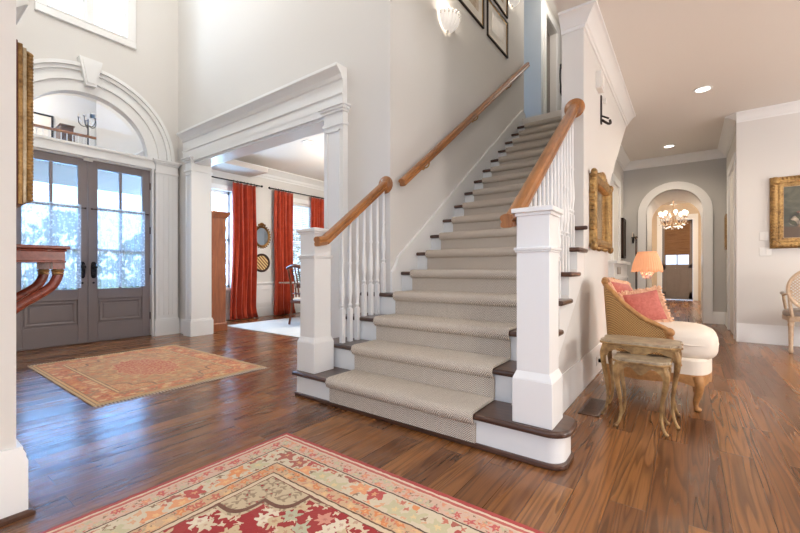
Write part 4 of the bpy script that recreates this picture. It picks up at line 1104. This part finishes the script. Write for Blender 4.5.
tag(MB().box(-.928, -.90, 7.2, 7.42, .9, 1.02).build('wall_box', M['seatgrey'], bevel=.004), 'small grey vent panel on the white ledge under the stairs', 'vent')

# ------------------------------------------------------------------ vestibule: far door, shade, chandelier
FD = sthing('door_4', 'brown paneled door with two small glass lites at the end of the hallway', 'door', (-.28, 15.58, 0))
y0_, y1_ = 15.56, 15.61
m = MB(); xa, xb = -.69, .12
m.box(xa, xa+.1, y0_, y1_, .02, 2.58); m.box(xb-.1, xb, y0_, y1_, .02, 2.58); m.box(xa, xb, y0_, y1_, 2.46, 2.58); m.box(xa, xb, y0_, y1_, 1.02, 1.15); m.box(xa, xb, y0_, y1_, .02, .26); m.box(xa+.36, xb-.36, y0_, y1_, .26, 1.02); m.box(xa+.39, xb-.39, y0_, y1_, 1.15, 2.46)
m.build('frame', M['fardoor'], FD, bevel=.006)
m = MB()
for p0, p1 in ((xa+.1, xa+.36), (xb-.36, xb-.1)): m.box(p0, p1, y0_+.02, y0_+.035, .26, 1.02); m.box(p0+.05, p1-.05, y0_+.008, y0_+.02, .32, .96)
m.build('panel', M['fardoor'], FD, bevel=.004)
MB().box(xa+.1, xb-.1, y0_+.02, y0_+.028, 1.15, 2.46).build('glass', M['glass'], FD)
MB().tube([(xa+.05, y0_-.05, 1.0), (xa+.05, y0_, 1.0)], .012, 8).ball((xa+.05, y0_-.06, 1.0), .03).build('knob', M['black'], FD)
m = MB(); m.box(xa-.14, xa-.005, 15.55, 15.598, 0, 2.6); m.box(xb+.005, xb+.14, 15.55, 15.598, 0, 2.6); m.box(xa-.14, xb+.14, 15.545, 15.598, 2.601, 2.76); m.box(xa-.2, AC-AHW-.4, 15.57, 15.6, 0, .2)
struct('trim_far_casing', m, M['trim'], smooth=False)
T = thing('woven_shade', 'brown woven roman shade covering the top of the far door', 'blind', (-.28, 15.54, 1.5))
m = MB()
for i in range(12): m.prism([(15.535, 1.46+i*.085), (15.555, 1.46+i*.085), (15.555, 1.46+(i+1)*.085), (15.542, 1.46+(i+1)*.085)], -.62, .05, 'x')
m.build('slats', M['shadewood'], T); MB().box(-.63, .06, 15.53, 15.556, 2.47, 2.53).build('headrail', M['shadewood'], T)
CHX, CHY = -.30, 12.0
CH = thing('chandelier', 'white crystal chandelier glowing in the vestibule beyond the arch', 'chandelier', (CHX, CHY, 2.0))
m = MB(); m.lathe([(.012,1.12),(.012,.75),(.03,.72),(.012,.68),(.012,.5),(.05,.46),(.07,.40),(.04,.33),(.02,.25),(.03,.2),(.07,.14),(.05,.06),(.015,.0),(.001,-.02)][::-1], (CHX, CHY, 2.0), 14)
m.build('stem', M['cream_frame'], CH)
for k in range(8):
    a = 2*PI*k/8+.2; ca, sa = math.cos(a), math.sin(a)
    P = lambda r, z: (CHX+r*ca, CHY+r*sa, 2.0+z)
    ar = MB().tube(spline([P(.04,.3), P(.12,.12), P(.20,.1), P(.265,.2), P(.27,.29)], 5), .012, 8).lathe([(.008,0),(.045,.012),(.04,.02)], P(.27,.29), 12).build('arm', M['cream_frame'], CH)
    MB().lathe([(.014,0),(.014,.05),(.034,.058),(.044,.095),(.034,.13),(.015,.14)], P(.27,.31), 12).build('lamp_globe', M['bulb'], ar)
    for r, z in ((.27,.24),(.23,.10),(.18,.03),(.1,.05)): MB().ball(P(r, z), .018, 1, 1.7, 6, 5).build('crystal', M['crystal'], ar)
m = MB()
for k in range(8):
    a = 2*PI*k/8+.6
    for i in range(9):
        t_ = i/8; r = .06+.24*t_-.0; z = .62-.5*t_**.6
        m.ball((CHX+r*math.cos(a), CHY+r*math.sin(a), 2.0+z), .011, 1, 1, 6, 4)
m.build('bead_strands', M['crystal'], CH)

# ------------------------------------------------------------------ right: painting, switches, armchair
PT = thing('framed_painting', 'still-life oil painting in a wide carved gold frame on the right wall', 'painting', (1.3, 7.0, 2.07))
Mx = Matrix(((1,0,0,0),(0,0,-1,6.999),(0,1,0,0),(0,0,0,1)))
a, b, c, d = .86, 1.74, 1.25, 2.17
m = MB(Mx); m.sweep([(a,c),(b,c),(b,d),(a,d)], [(0,0),(0,.03),(.012,.05),(.03,.058),(.05,.05),(.075,.03),(.09,.036),(.10,.03),(.115,.02),(.13,.022),(.13,0)], closed=True)
for i in range(24):
    for e, f in ((a+.028, c+.02+(d-c-.04)*i/23), (b-.028, c+.02+(d-c-.04)*i/23), (a+.02+(b-a-.04)*i/23, c+.028), (a+.02+(b-a-.04)*i/23, d-.028)):
        m.ball((e, f, .052), .02, 1, .6, 7, 5)
for e, f in ((a+.05,c+.05),(b-.05,c+.05),(b-.05,d-.05),(a+.05,d-.05)): m.ball((e, f, .045), .055, 1, .5, 10, 6)
m.build('frame', M['gilt'], PT, ang=60)
o = MB().box(a+.12, b-.12, 6.985, 6.992, c+.12, d-.12).build('canvas', M['painting'], PT)
MB(Mx).sweep([(a+.118,c+.118),(b-.118,c+.118),(b-.118,d-.118),(a+.118,d-.118)], [(0,.005),(0,.02),(.02,.012),(.02,.005)], closed=True).build('inner_fillet', M['cream_frame'], PT)
def plate(z0, z1, label, x0=.76, x1=.88):
    T = thing('switch_plate', label, 'light switch', ((x0+x1)/2, 7.0, z0), 'switch plates by the painting')
    MB().box(x0, x1, 6.992, 6.999, z0, z1).build('plate', M['plastic'], T, bevel=.003)
    for q in (.3, .7): MB().box(x0+(x1-x0)*q-.014, x0+(x1-x0)*q+.014, 6.986, 6.993, z0+.03, z1-.03).build('rocker', M['plastic'], T)
plate(1.36, 1.47, 'upper white switch plate on the wall just left of the gold framed painting', .762, .855)
plate(1.155, 1.265, 'lower white switch plate on the wall below the other plate, left of the painting')

AC_ = thing('cane_armchair', 'cream armchair with an oval cane back below the gold framed painting', 'chair', (0,0,0))
# local frame: the chair faces +y, back at y=0
ov = MB(Matrix(((1,0,0,0),(0,0,1,0),(0,1,0,.745),(0,0,0,1))))
ov.sweep([(.265*math.cos(2*PI*i/40), .265*math.sin(2*PI*i/40)) for i in range(40)], [(0,-.016),(0,.016),(.015,.022),(.034,.016),(.034,-.016),(.015,-.022)], closed=True)
ov.ball((0,.265,0), .03, 1, .8); ov.build('back_frame', M['cream_frame'], AC_)
m = MB(); ea, eb = .234, .234
for s in (-1, 1):
    for i in range(-13, 14):
        cc = i*.034      # line x*s + z = c
        A = 1/ea**2+1/eb**2; B = -2*cc*s/eb**2; Cq = cc*cc/eb**2-1
        D = B*B-4*A*Cq
        if D <= 0: continue
        xa_, xb_ = (-B-D**.5)/(2*A), (-B+D**.5)/(2*A)
        m.tube([(xa_, .003*s, .745+cc-s*xa_), (xb_, .003*s, .745+cc-s*xb_)], .0042, 5)
m.build('cane_back', M['cream_frame'], AC_)
def seatpoly(e): return [(.24+e,.02),(.315+e,.26),(.27+e,.5+e),(0,.535+e),(-.27-e,.5+e),(-.315-e,.26),(-.24-e,.02)]
MB().prism(seatpoly(0), .37, .43, 'z').build('seat_rail', M['cream_frame'], AC_, bevel=.008)
MB().superell((0,.27,.455), .31, .255, .055, .6, .5).build('seat', M['seatgrey'], AC_)
for sx in (-1, 1):
    MB().tube(spline([(sx*.21, .01, .42), (sx*.225, .0, .52), (sx*.235, .0, .66)], 4), .017, 8).build('back_post', M['cream_frame'], AC_)
    MB().lathe([(.014,0),(.024,.02),(.019,.04),(.024,.3),(.03,.33),(.025,.345),(.032,.37)], (sx*.225, .03, 0), 12).build('leg', M['cream_frame'], AC_)
    MB().lathe([(.012,0),(.02,.02),(.016,.04),(.019,.3),(.024,.33),(.02,.345),(.026,.37)], (sx*.255, .475, 0), 12).build('leg', M['cream_frame'], AC_)
    ar = MB().tube(spline([(sx*.215, .0, .71), (sx*.29, .12, .675), (sx*.312, .26, .675), (sx*.312, .36, .66)], 5), [.014]*15+[.017], 8).tube(spline([(sx*.31, .34, .655), (sx*.30, .36, .55), (sx*.285, .42, .43)], 4), .015, 8).build('armrest', M['cream_frame'], AC_)
    MB().tube([(sx*.31, .15, .692), (sx*.312, .29, .69)], .02, 8).build('arm_pad', M['seatgrey'], ar)
AC_.location = (1.185, 6.33, 0); AC_.rotation_euler = (0, 0, math.radians(-12))

# ------------------------------------------------------------------ bergere with pillows and nesting tables, floor lamp
BG = thing('bergere_armchair', 'cane-sided bergere armchair with a plump cream seat cushion by the stair wall', 'armchair', (-.2, 3.62, 0))
yn, yf = 3.34, 3.90
# top rail outline: runs from near arm front, round the back, to far arm front
half = [(-.105, yn, .46), (-.115, yn-.005, .54), (-.17, yn-.01, .575), (-.27, yn-.012, .625), (-.38, yn-.005, .715), (-.475, yn+.03, .815), (-.53, yn+.10, .865)]
rail_pts = half+[(-.555, 3.62, .895)]+[(x, 7.24-y, z) for x, y, z in half[::-1]]
R = spline(rail_pts, 6)
m = MB().tube(R, .018, 10)
m.ball((-.107, yn, .53), .034, .8, 1.0); m.ball((-.107, yf, .53), .034, .8, 1.0); m.ball((-.525, yn+.08, .88), .026); m.ball((-.525, yf-.08, .88), .026)
for y in (yn, yf): m.tube(spline([(-.105, y, .5), (-.09, y, .42), (-.05, y, .30)], 4), .022, 8)
m.build('top_rail', M['chair_frame'], BG)
# cane panels under the rail: quads from rail to seat frame
def cane_side(u, v):
    i = u*(len(R)-1); k = int(min(i, len(R)-2)); f = i-k
    p = Vector(R[k]).lerp(Vector(R[k+1]), f)
    q = Vector((p.x*.93+.0, 3.62+(p.y-3.62)*.94, .30))
    w = p.lerp(q, v); return (w.x, w.y, w.z)
MB().grid(cane_side, 84, 8).build('cane_panel', M['cane'], BG, solid=.012)
# inner upholstery
def inner(u, v):
    i = (.12+.76*u)*(len(R)-1); k = int(min(i, len(R)-2)); f = i-k
    p = Vector(R[k]).lerp(Vector(R[k+1]), f); cxy = Vector((-.2, 3.62, p.z))
    n = (cxy-p); n.z = 0; n = n.normalized()
    p = p+n*(.03+.03*math.sin(v*PI)); q = Vector((p.x, p.y, .42))
    w = (p+Vector((0,0,-.02))).lerp(q, v); return tuple(w)
MB().grid(inner, 60, 8).build('inner_back', M['coral'], BG, solid=.02)
# seat frame with scalloped apron
SP = [(-.52, yn+.03), (-.3, yn), (-.05, yn-.005), (.06, yn+.01), (.12, 3.45), (.14, 3.62), (.12, 3.79), (.06, yf-.01), (-.05, yf+.005), (-.3, yf), (-.52, yf-.03)]
m = MB(); n = len(SP)
fine = []
SPc = spline([(x, y, 0) for x, y in SP], 8)
for i in range(len(SPc)-1):
    a, b = SPc[i], SPc[i+1]
    za = .195-.025*abs(math.sin(i*PI/16)); zb = .195-.025*abs(math.sin((i+1)*PI/16))
    cx_, cy_ = -.2, 3.62
    ai = (a[0]+(cx_-a[0])*.06, a[1]+(cy_-a[1])*.06); bi = (b[0]+(cx_-b[0])*.06, b[1]+(cy_-b[1])*.06)
    m._add([(a[0],a[1],za),(b[0],b[1],zb),(b[0],b[1],.25),(a[0],a[1],.25),(ai[0],ai[1],za),(bi[0],bi[1],zb),(bi[0],bi[1],.25),(ai[0],ai[1],.25)], [(0,1,2,3),(5,4,7,6),(3,2,6,7),(0,4,5,1)])
m.box(-.52, -.49, yn+.03, yf-.03, .19, .26)
m.build('seat_frame', M['chair_frame'], BG)
MB().prism([(x, y) for x, y, _ in SPc], .235, .36, 'z').build('seat_base', M['white_cloth'], BG, bevel=.025)
for (lx, ly, dx, dy) in ((.05, yn+.02, .6, -.6), (.05, yf-.02, .6, .6), (-.49, yn+.06, -.5, -.5), (-.49, yf-.06, -.5, .5)):
    k = 1 if lx > 0 else .7
    pts = spline([(lx, ly, .24), (lx+.022*dx*k, ly+.022*dy*k, .19), (lx+.012*dx, ly+.012*dy, .12), (lx-.012*dx, ly-.012*dy, .05), (lx+.006*dx, ly+.006*dy, .012)], 5)
    n = len(pts); MB().tube(pts, [.036-.022*min(1, i/(n*.75)) for i in range(n-2)]+[.019, .021], 10).ball((lx+.006*dx, ly+.006*dy, .017), .022, 1, .75).build('leg', M['chair_frame'], BG)
m = MB(); m.superell((-.125, 3.62, .445), .30, .272, .128, .6, .5, 56, 18); m.build('seat_cushion', M['white_cloth'], BG)
m = MB(); S_ = lambda v, e: math.copysign(abs(v)**e, v)
m.tube([(-.13+.302*S_(math.cos(t_), .55), 3.62+.274*S_(math.sin(t_), .55), .45) for t_ in [2*PI*i/72 for i in range(73)]], .006, 6); m.build('piping', M['white_cloth'], BG)
def pillow(label, Mx, w, h, th, group='rose pillows on the bergere'):
    loc = Mx.to_translation()
    T = thing('throw_pillow', label, 'pillow', tuple(loc), group)
    m = MB(Mx); n = 18
    def P(u, v, s):
        pin = 1-.07*(1-abs(v)**2) if True else 1; pin2 = 1-.07*(1-abs(u)**2)
        t_ = th*(max(0, 1-u*u)**.45)*(max(0, 1-v*v)**.45)
        return (u*w*pin, v*h*pin2, s*t_)
    for s in (1, -1): m.grid(lambda a, b, s=s: P(a*2-1, b*2-1, s), n, n)
    m.build('cover', M['rose'], T, ang=80)
    f = MB(Mx); rr = random.Random(2)
    per = [(-1+2*i/26, -1) for i in range(27)]+[(1, -1+2*i/26) for i in range(27)]+[(1-2*i/26, 1) for i in range(27)]+[(-1, 1-2*i/26) for i in range(27)]
    for u, v in per:
        p = Vector(P(u, v, 0)); d = Vector((u*(abs(u) > .99), v*(abs(v) > .99), 0)).normalized()
        q = p+d*.03+Vector((rr.uniform(-.008,.008), rr.uniform(-.008,.008), rr.uniform(-.012,.012)))
        f.tube([tuple(p-d*.004), tuple(p.lerp(q, .6)+Vector((0,0,.004))), tuple(q)], [.006, .010, .006], 5)
    f.build('fringe', M['fringe'], T)
def orient(loc, normal, up=(0,0,1), roll=0):
    z = Vector(normal).normalized(); x = Vector(up).cross(z).normalized(); y = z.cross(x)
    m = Matrix((x, y, z)).transposed().to_4x4(); return Matrix.Translation(loc) @ m @ Matrix.Rotation(roll, 4, 'Z')
pillow('rose brocade pillow with fringe standing upright at the front of the bergere', orient((-.275, 3.60, .68), (.3, -.9, .35), roll=math.radians(12)), .13, .125, .05)
pillow('rose brocade pillow with fringe tucked against the back corner of the bergere', orient((-.415, 3.715, .755), (.8, -.25, .5), roll=math.radians(-8)), .14, .13, .045)

def nest(name, label, x0, x1, y0, y1, H, leg):
    T = thing(name, label, 'side table', ((x0+x1)/2, (y0+y1)/2, 0), 'gilt nesting tables')
    cx_, cy_ = (x0+x1)/2, (y0+y1)/2; hw, hd = (x1-x0)/2, (y1-y0)/2
    def serp(e):
        out = []
        for i in range(80):
            a = 2*PI*i/80; S = lambda v, q: math.copysign(abs(v)**q, v)
            u, v = S(math.cos(a), .28), S(math.sin(a), .28)
            wv = 1-.035*math.cos(u*PI*2)*(abs(v) > .8)-.03*math.cos(v*PI*2)*(abs(u) > .8)
            out.append((cx_+u*(hw+e)*(1 if abs(u) < .8 else wv), cy_+v*(hd+e)*(1 if abs(v) < .8 else wv)))
        return out
    MB().prism(serp(0), H-.018, H, 'z').build('top', M['nest_top'], T, bevel=.005)
    MB().prism(serp(.006), H-.026, H-.014, 'z').build('top_edge', M['antique'], T, bevel=.004)
    m = MB(); ap = []
    sc = lambda t_: .042+.022*(math.cos((t_-.5)*PI*4))*(1 if .12 < t_ < .88 else .2)-.03*(abs(t_-.5) > .42)*-1
    def apron(p, q, off):
        n = 24; vs = []; fs = []
        p = Vector(p); q = Vector(q); nrm = Vector(((q-p).y, -(q-p).x)).normalized()*.012
        for i in range(n+1):
            t_ = i/n; b = p.lerp(q, t_); z = H-.026-sc(t_)
            for (o, zz) in ((0, H-.026), (0, z), (1, z), (1, H-.026)): vs.append((b.x+nrm.x*o, b.y+nrm.y*o, zz))
        for i in range(n):
            for k in range(4): fs.append((i*4+k, i*4+(k+1) % 4, i*4+4+(k+1) % 4, i*4+4+k))
        m._add(vs, fs+[(0,1,2,3), (n*4+3, n*4+2, n*4+1, n*4)])
    i_ = .022
    apron((x0+i_, y0+i_), (x1-i_, y0+i_), 0); apron((x1-i_, y0+i_), (x1-i_, y1-i_), 0); apron((x0+i_, y1-i_), (x0+i_, y0+i_), 0)
    if leg == 'outer': apron((x1-i_, y1-i_), (x0+i_, y1-i_), 0)
    m.build('apron', M['antique'], T)
    for sx, sy in ((-1,-1),(1,-1),(1,1),(-1,1)):
        bx_, by_ = cx_+sx*(hw-.03), cy_+sy*(hd-.03)
        P = lambda o, z: (bx_+sx*o, by_+sy*o*.6, z*H/.5)
        pts = spline([P(0,.46), P(.014,.41), P(.01,.34), P(-.006,.22), P(-.012,.12), P(-.002,.05), P(.014,.014)], 5)
        n = len(pts); MB().tube(pts, [.023-.014*min(1, i/(n*.6)) for i in range(n-1)]+[.012], 9).ball((bx_+sx*.016, by_+sy*.01, .011), .0115, 1, .9).build('leg', M['antique'], T)
    return T
nest('nesting_table', 'larger gilt nesting table with a crackled painted top beside the bergere', -.475, -.035, 2.90, 3.20, .505, 'outer')
nest('nesting_table', 'smaller gilt nesting table pulled out from under the larger one', -.375, -.085, 2.72, 2.98, .43, 'inner')

FL = thing('floor_lamp', 'dark floor lamp with a glowing pleated coral shade behind the bergere', 'floor lamp', (-.45, 4.72, 0))
lx, ly = -.433, 4.72
MB().lathe([(.12,0),(.12,.012),(.05,.03),(.02,.05),(.001,.05)], (lx, ly, 0), 24).build('base', M['iron'], FL)
MB().tube([(lx, ly, .03), (lx, ly, 1.30)], .008, 8).ball((lx, ly, 1.305), .016).build('pole', M['iron'], FL)
sxx, syy = -.338, 4.72
MB().tube([(lx, ly, .985), (sxx, syy, .985), (sxx, syy, 1.03)], .006, 8).build('arm', M['iron'], FL)
m = MB()
def shade(u, v):
    a = 2*PI*u; r = .136*(1-.42*v**1.6)*(1+.02*math.sin(a*36))
    return (sxx+r*math.cos(a), syy+r*math.sin(a), .952+.205*v+.006*math.cos(a*9)*(1-v))
m.grid(shade, 216, 5); m.build('lamp_shade', M['shade'], FL, solid=.003)
MB().ball((sxx, syy, 1.03), .03).build('bulb', M['bulb'], FL)
m = MB()
for i in range(12):
    a = 2*PI*i/12
    for j in range(3): m.ball((sxx+.05*math.cos(a)*(1-.2*j), syy+.05*math.sin(a)*(1-.2*j), .945-.025*j), .010, 1, 1.5, 6, 4)
m.tube([(sxx, syy, .9), (sxx, syy, 1.05)], .006, 6); m.build('crystals', M['crystal'], FL)
l = bpy.data.lights.new('lamp_light', 'POINT'); l.energy = 6; l.color = (1,.7,.45); l.shadow_soft_size = .03
o = bpy.data.objects.new('lamp_light', l); COL.objects.link(o); o.location = (sxx, syy, 1.09)

# ------------------------------------------------------------------ gallery upstairs (mirrored in the transom)
G = thing('gallery_railing', 'upstairs gallery railing with brown handrail and white balusters', 'railing', (-.84, 1.5, FL2))
MB().box(-.87, -.80, -.4, 3.52, 4.24, 4.30).build('handrail', M['rail'], G, bevel=.015)
for i in range(34):
    y = -.3+i*.108; MB().lathe([(.017,0),(.017,.22),(.011,.25),(.019,.4),(.011,.6),(.011,.8)], (-.835, y, FL2), 8).build('baluster', M['trim'], G)
T = thing('gallery_dresser', 'brown chest standing on the upstairs gallery', 'dresser', (-.3, 2.75, FL2))
MB().box(-.55, -.05, 2.55, 2.80, FL2+.05, 4.50).build('body', M['dresser'], T, bevel=.01)
MB().box(-.58, -.02, 2.53, 2.82, 4.50, 4.53).build('top', M['dresser'], T, bevel=.006)
for z in (3.6, 3.9, 4.18):
    d_ = MB().box(-.565, -.55, 2.58, 2.82, z-.12, z+.12).build('drawer', M['dresser'], T, bevel=.004); MB().ball((-.575, 2.7, z), .014).build('knob', M['brass'], d_)
T = thing('candelabra', 'dark iron candelabra standing on the upstairs gallery', 'candelabra', (-.4, 3.07, FL2))
m = MB(); m.lathe([(.14,0),(.12,.02),(.02,.05),(.015,1.4)], (-.4, 3.12, FL2), 14); m.build('stand', M['iron'], T)
for k in range(5):
    a = 2*PI*k/5; P = lambda r, z: (-.4+r*math.cos(a)*1.2, 3.12+r*math.sin(a)*1.2, FL2+.3+z)
    r_ = MB().tube(spline([P(0,.95), P(.08,.9), P(.15,.98), P(.16,1.1)], 5), .01, 8).lathe([(.01,0),(.035,.015)], P(.16,1.1), 10).build('arm', M['iron'], T)
    MB().lathe([(.011,0),(.011,.1),(.003,.11)], P(.16,1.115), 8).build('candle', M['white_cloth'], r_)
T = thing('gallery_picture', 'tall dark framed panel on the upstairs gallery wall', 'picture', (1.59, 2.2, 4.4))
MB().box(1.57, 1.599, 2.05, 2.1, 3.9, 5.3).box(1.57, 1.599, 2.75, 2.8, 3.9, 5.3).box(1.57, 1.599, 2.05, 2.8, 5.25, 5.3).box(1.57, 1.599, 2.05, 2.8, 3.9, 3.95).build('frame', M['iron'], T)
MB().box(1.59, 1.599, 2.1, 2.75, 3.95, 5.25).build('canvas', M['paperprint'], T)
W = sthing('window_5', 'white window on the upstairs gallery wall', 'window', (1.6, 4.05, 3.9))
m = MB(); m.box(1.55, 1.6, 3.63, 3.75, 3.8, 5.62); m.box(1.55, 1.6, 4.35, 4.47, 3.8, 5.62); m.box(1.55, 1.6, 3.63, 4.47, 5.5, 5.66); m.box(1.54, 1.6, 3.6, 4.5, 3.8, 3.9)
m.build('casing', M['trim'], W)
m = MB(); m.box(1.64, 1.68, 3.75, 4.35, 4.66, 4.72); m.box(1.65, 1.67, 4.04, 4.06, 3.9, 5.5); m.box(1.64, 1.68, 3.75, 3.8, 3.9, 5.5); m.box(1.64, 1.68, 4.3, 4.35, 3.9, 5.5); m.build('sash', M['trim'], W)
MB().box(1.655, 1.66, 3.75, 4.35, 3.9, 5.5).build('glass', M['glass'], W)

# ------------------------------------------------------------------ outdoors
struct('ground', MB().box(-60, DX-2.8, -40, 40, -.3, -.2), M['ground'], smooth=False)
struct('floor_porch', MB().box(DX-2.8, DX-.2, -1.5, 5.5, -.2, -.02).box(-10, -7.35, 5.5, 12, -.3, -.2), M['stone'], smooth=False)
struct('ceiling_porch', MB().box(DX-2.6, DX-.2, -.6, 4.6, 2.86, 2.95).box(DX-2.6, DX-2.4, -.6, 4.6, 2.45, 2.86), M['porch'], smooth=False)
def shrub(x, y, r, h, label, name='garden_shrub'):
    T = thing(name, label, 'shrub', (x, y, -.2), 'garden shrubs seen through the windows')
    m = MB(); rr = random.Random(int(x*7+y*13))
    for i in range(420):
        a = rr.uniform(0, 2*PI); z = rr.random(); q = rr.random()**.4*r*math.sin(max(.15, z**.8)*PI*.93)
        c = Vector((x+q*math.cos(a), y+q*math.sin(a), .15+h*z)); s = rr.uniform(.08,.16)*r**.5
        u = Vector((rr.gauss(0,1), rr.gauss(0,1), rr.gauss(0,1))).normalized(); v = u.orthogonal().normalized()*.5
        m._add([tuple(c+u*s), tuple(c+v*s), tuple(c-u*s), tuple(c-v*s)], [(0,1,2,3)])
    m.build('foliage', M['leaf'], T, smooth=False, solid=.004)
    MB().tube([(x, y, -.2), (x, y, .6*h)], [.08*r, .03*r], 8).build('trunk', M['bark'], T)
shrub(-11.2, 2.55, .86, 2.1, 'leafy green shrub outside beyond the right front door')
shrub(-11.4, .75, .86, 1.9, 'leafy green shrub outside beyond the left front door')
shrub(-11.6, 4.35, .86, 1.8, 'leafy green shrub outside at the pilaster side of the right front door')
shrub(-11.3, -1.05, .86, 1.8, 'leafy green shrub outside behind the console end of the door glass')
shrub(-10.4, 6.3, .9, 2.6, 'leafy green shrub outside the dining window by the armoire')
shrub(-12.2, 9.3, .95, 2.6, 'leafy green shrub outside the dining window with blinds')

# ------------------------------------------------------------------ lights, world, camera
def area(name, loc, rot, sx, sy, e, col, spread=PI):
    l = bpy.data.lights.new(name, 'AREA'); l.shape = 'RECTANGLE'; l.size = sx; l.size_y = sy; l.energy = e; l.color = col; l.spread = spread
    o = bpy.data.objects.new(name, l); COL.objects.link(o); o.location = loc; o.rotation_euler = rot
    return o
RX = (0, -PI/2, 0)       # shines towards +x
area('daylight_door', (DX-2.75, DC, 2.13), RX, .55, 3.4, 205, (.17,.47,1))
area('daylight_upper_window', (DX-.5, 1.72, 4.95), RX, 1.5, .95, 60, (.72,.86,1))
area('daylight_dining', (DW-.5, 3.8, 1.55), RX, 1.9, .85, 80, (.35,.64,1))
area('daylight_dining_blind', (DW-.5, 6.03, 1.55), RX, 1.9, .6, 14, (.5,.75,1))
area('daylight_gallery_window', (2.4, 4.05, 4.7), (0, PI/2, 0), 1.6, .6, 24, (.8,.9,1))
# unseen point lights added without fixtures to brighten foyer, dining room and upstairs
def point(name, loc, e, col, r=.25):
    l = bpy.data.lights.new(name, 'POINT'); l.energy = e; l.color = col; l.shadow_soft_size = r
    o = bpy.data.objects.new(name, l); COL.objects.link(o); o.location = loc
point('foyer_fill', (-4.2, 1.15, 5.6), 46, (1,.99,.98), .35)
point('dining_fill', (-4.6, 5.4, 2.4), 80, (1,.92,.82), .25)
point('landing_light', (-1.5, 7.3, 5.8), 20, (1,.93,.86), .2)
point('gallery_light', (.4, 1.6, 5.7), 60, (1,.95,.9), .2)
point('vestibule_fill_left', (-1.7, 12.6, 2.3), 52, (1,.92,.82), .2)  # added fill on both sides of the vestibule, hidden behind the arch wall
point('vestibule_fill_right', (1.15, 12.8, 2.2), 60, (1,.93,.84), .25)
point('hall_fill', (3.4, 2.6, 1.5), 112, (1,.96,.92), .3)  # unseen points added to brighten the hall, no lamps modelled
point('hall_fill', (3.2, 5.6, 1.4), 52, (1,.95,.9), .3)
point('hall_fill', (3.0, -1.8, 1.5), 70, (1,.97,.95), .3)
for x, y in ((1.8, 2.2), (2.2, 5.2), (.6, .6), (2.6, -1.2)):  # extra hall spots out of view, added without fixtures
    l = bpy.data.lights.new('can_light', 'SPOT'); l.energy = 60; l.color = (1,.94,.87); l.spot_size = math.radians(150); l.spot_blend = 1; l.shadow_soft_size = .1
    o = bpy.data.objects.new('can_light', l); COL.objects.link(o); o.location = (x, y, CE-.03)

w = bpy.data.worlds.new('sky'); scene.world = w; w.use_nodes = True; nt = w.node_tree
bg = nt.nodes['Background']
tc = nt.nodes.new('ShaderNodeTexCoord'); sp = nt.nodes.new('ShaderNodeSeparateXYZ'); nt.links.new(tc.outputs['Generated'], sp.inputs[0])
mr = nt.nodes.new('ShaderNodeMapRange'); nt.links.new(sp.outputs[0], mr.inputs[0])
mr.inputs[1].default_value = .1; mr.inputs[2].default_value = -.6
cr = nt.nodes.new('ShaderNodeMix'); cr.data_type = 'RGBA'; nt.links.new(mr.outputs[0], cr.inputs[0])
cr.inputs[6].default_value = (.84,.91,1.04,1); cr.inputs[7].default_value = (1.3,2.0,3.2,1)
nt.links.new(cr.outputs[2], bg.inputs[0]); bg.inputs[1].default_value = 1.0

cam = bpy.data.cameras.new('camera'); co = bpy.data.objects.new('camera', cam); COL.objects.link(co)
TH = math.atan(288/391)
co.location = (0, 0, .97); co.rotation_euler = (PI/2, 0, TH)
cam.sensor_fit = 'HORIZONTAL'; cam.sensor_width = 36; cam.lens = 36*391/800
cam.shift_y = (270-266.5)/800; cam.clip_start = .05; cam.clip_end = 200
scene.camera = co
vs_ = scene.view_settings
scene.display_settings.display_device = 'sRGB'
vs_.view_transform = 'Standard'; vs_.look = 'None'; vs_.gamma = 1; vs_.use_curve_mapping = False; vs_.exposure = .53
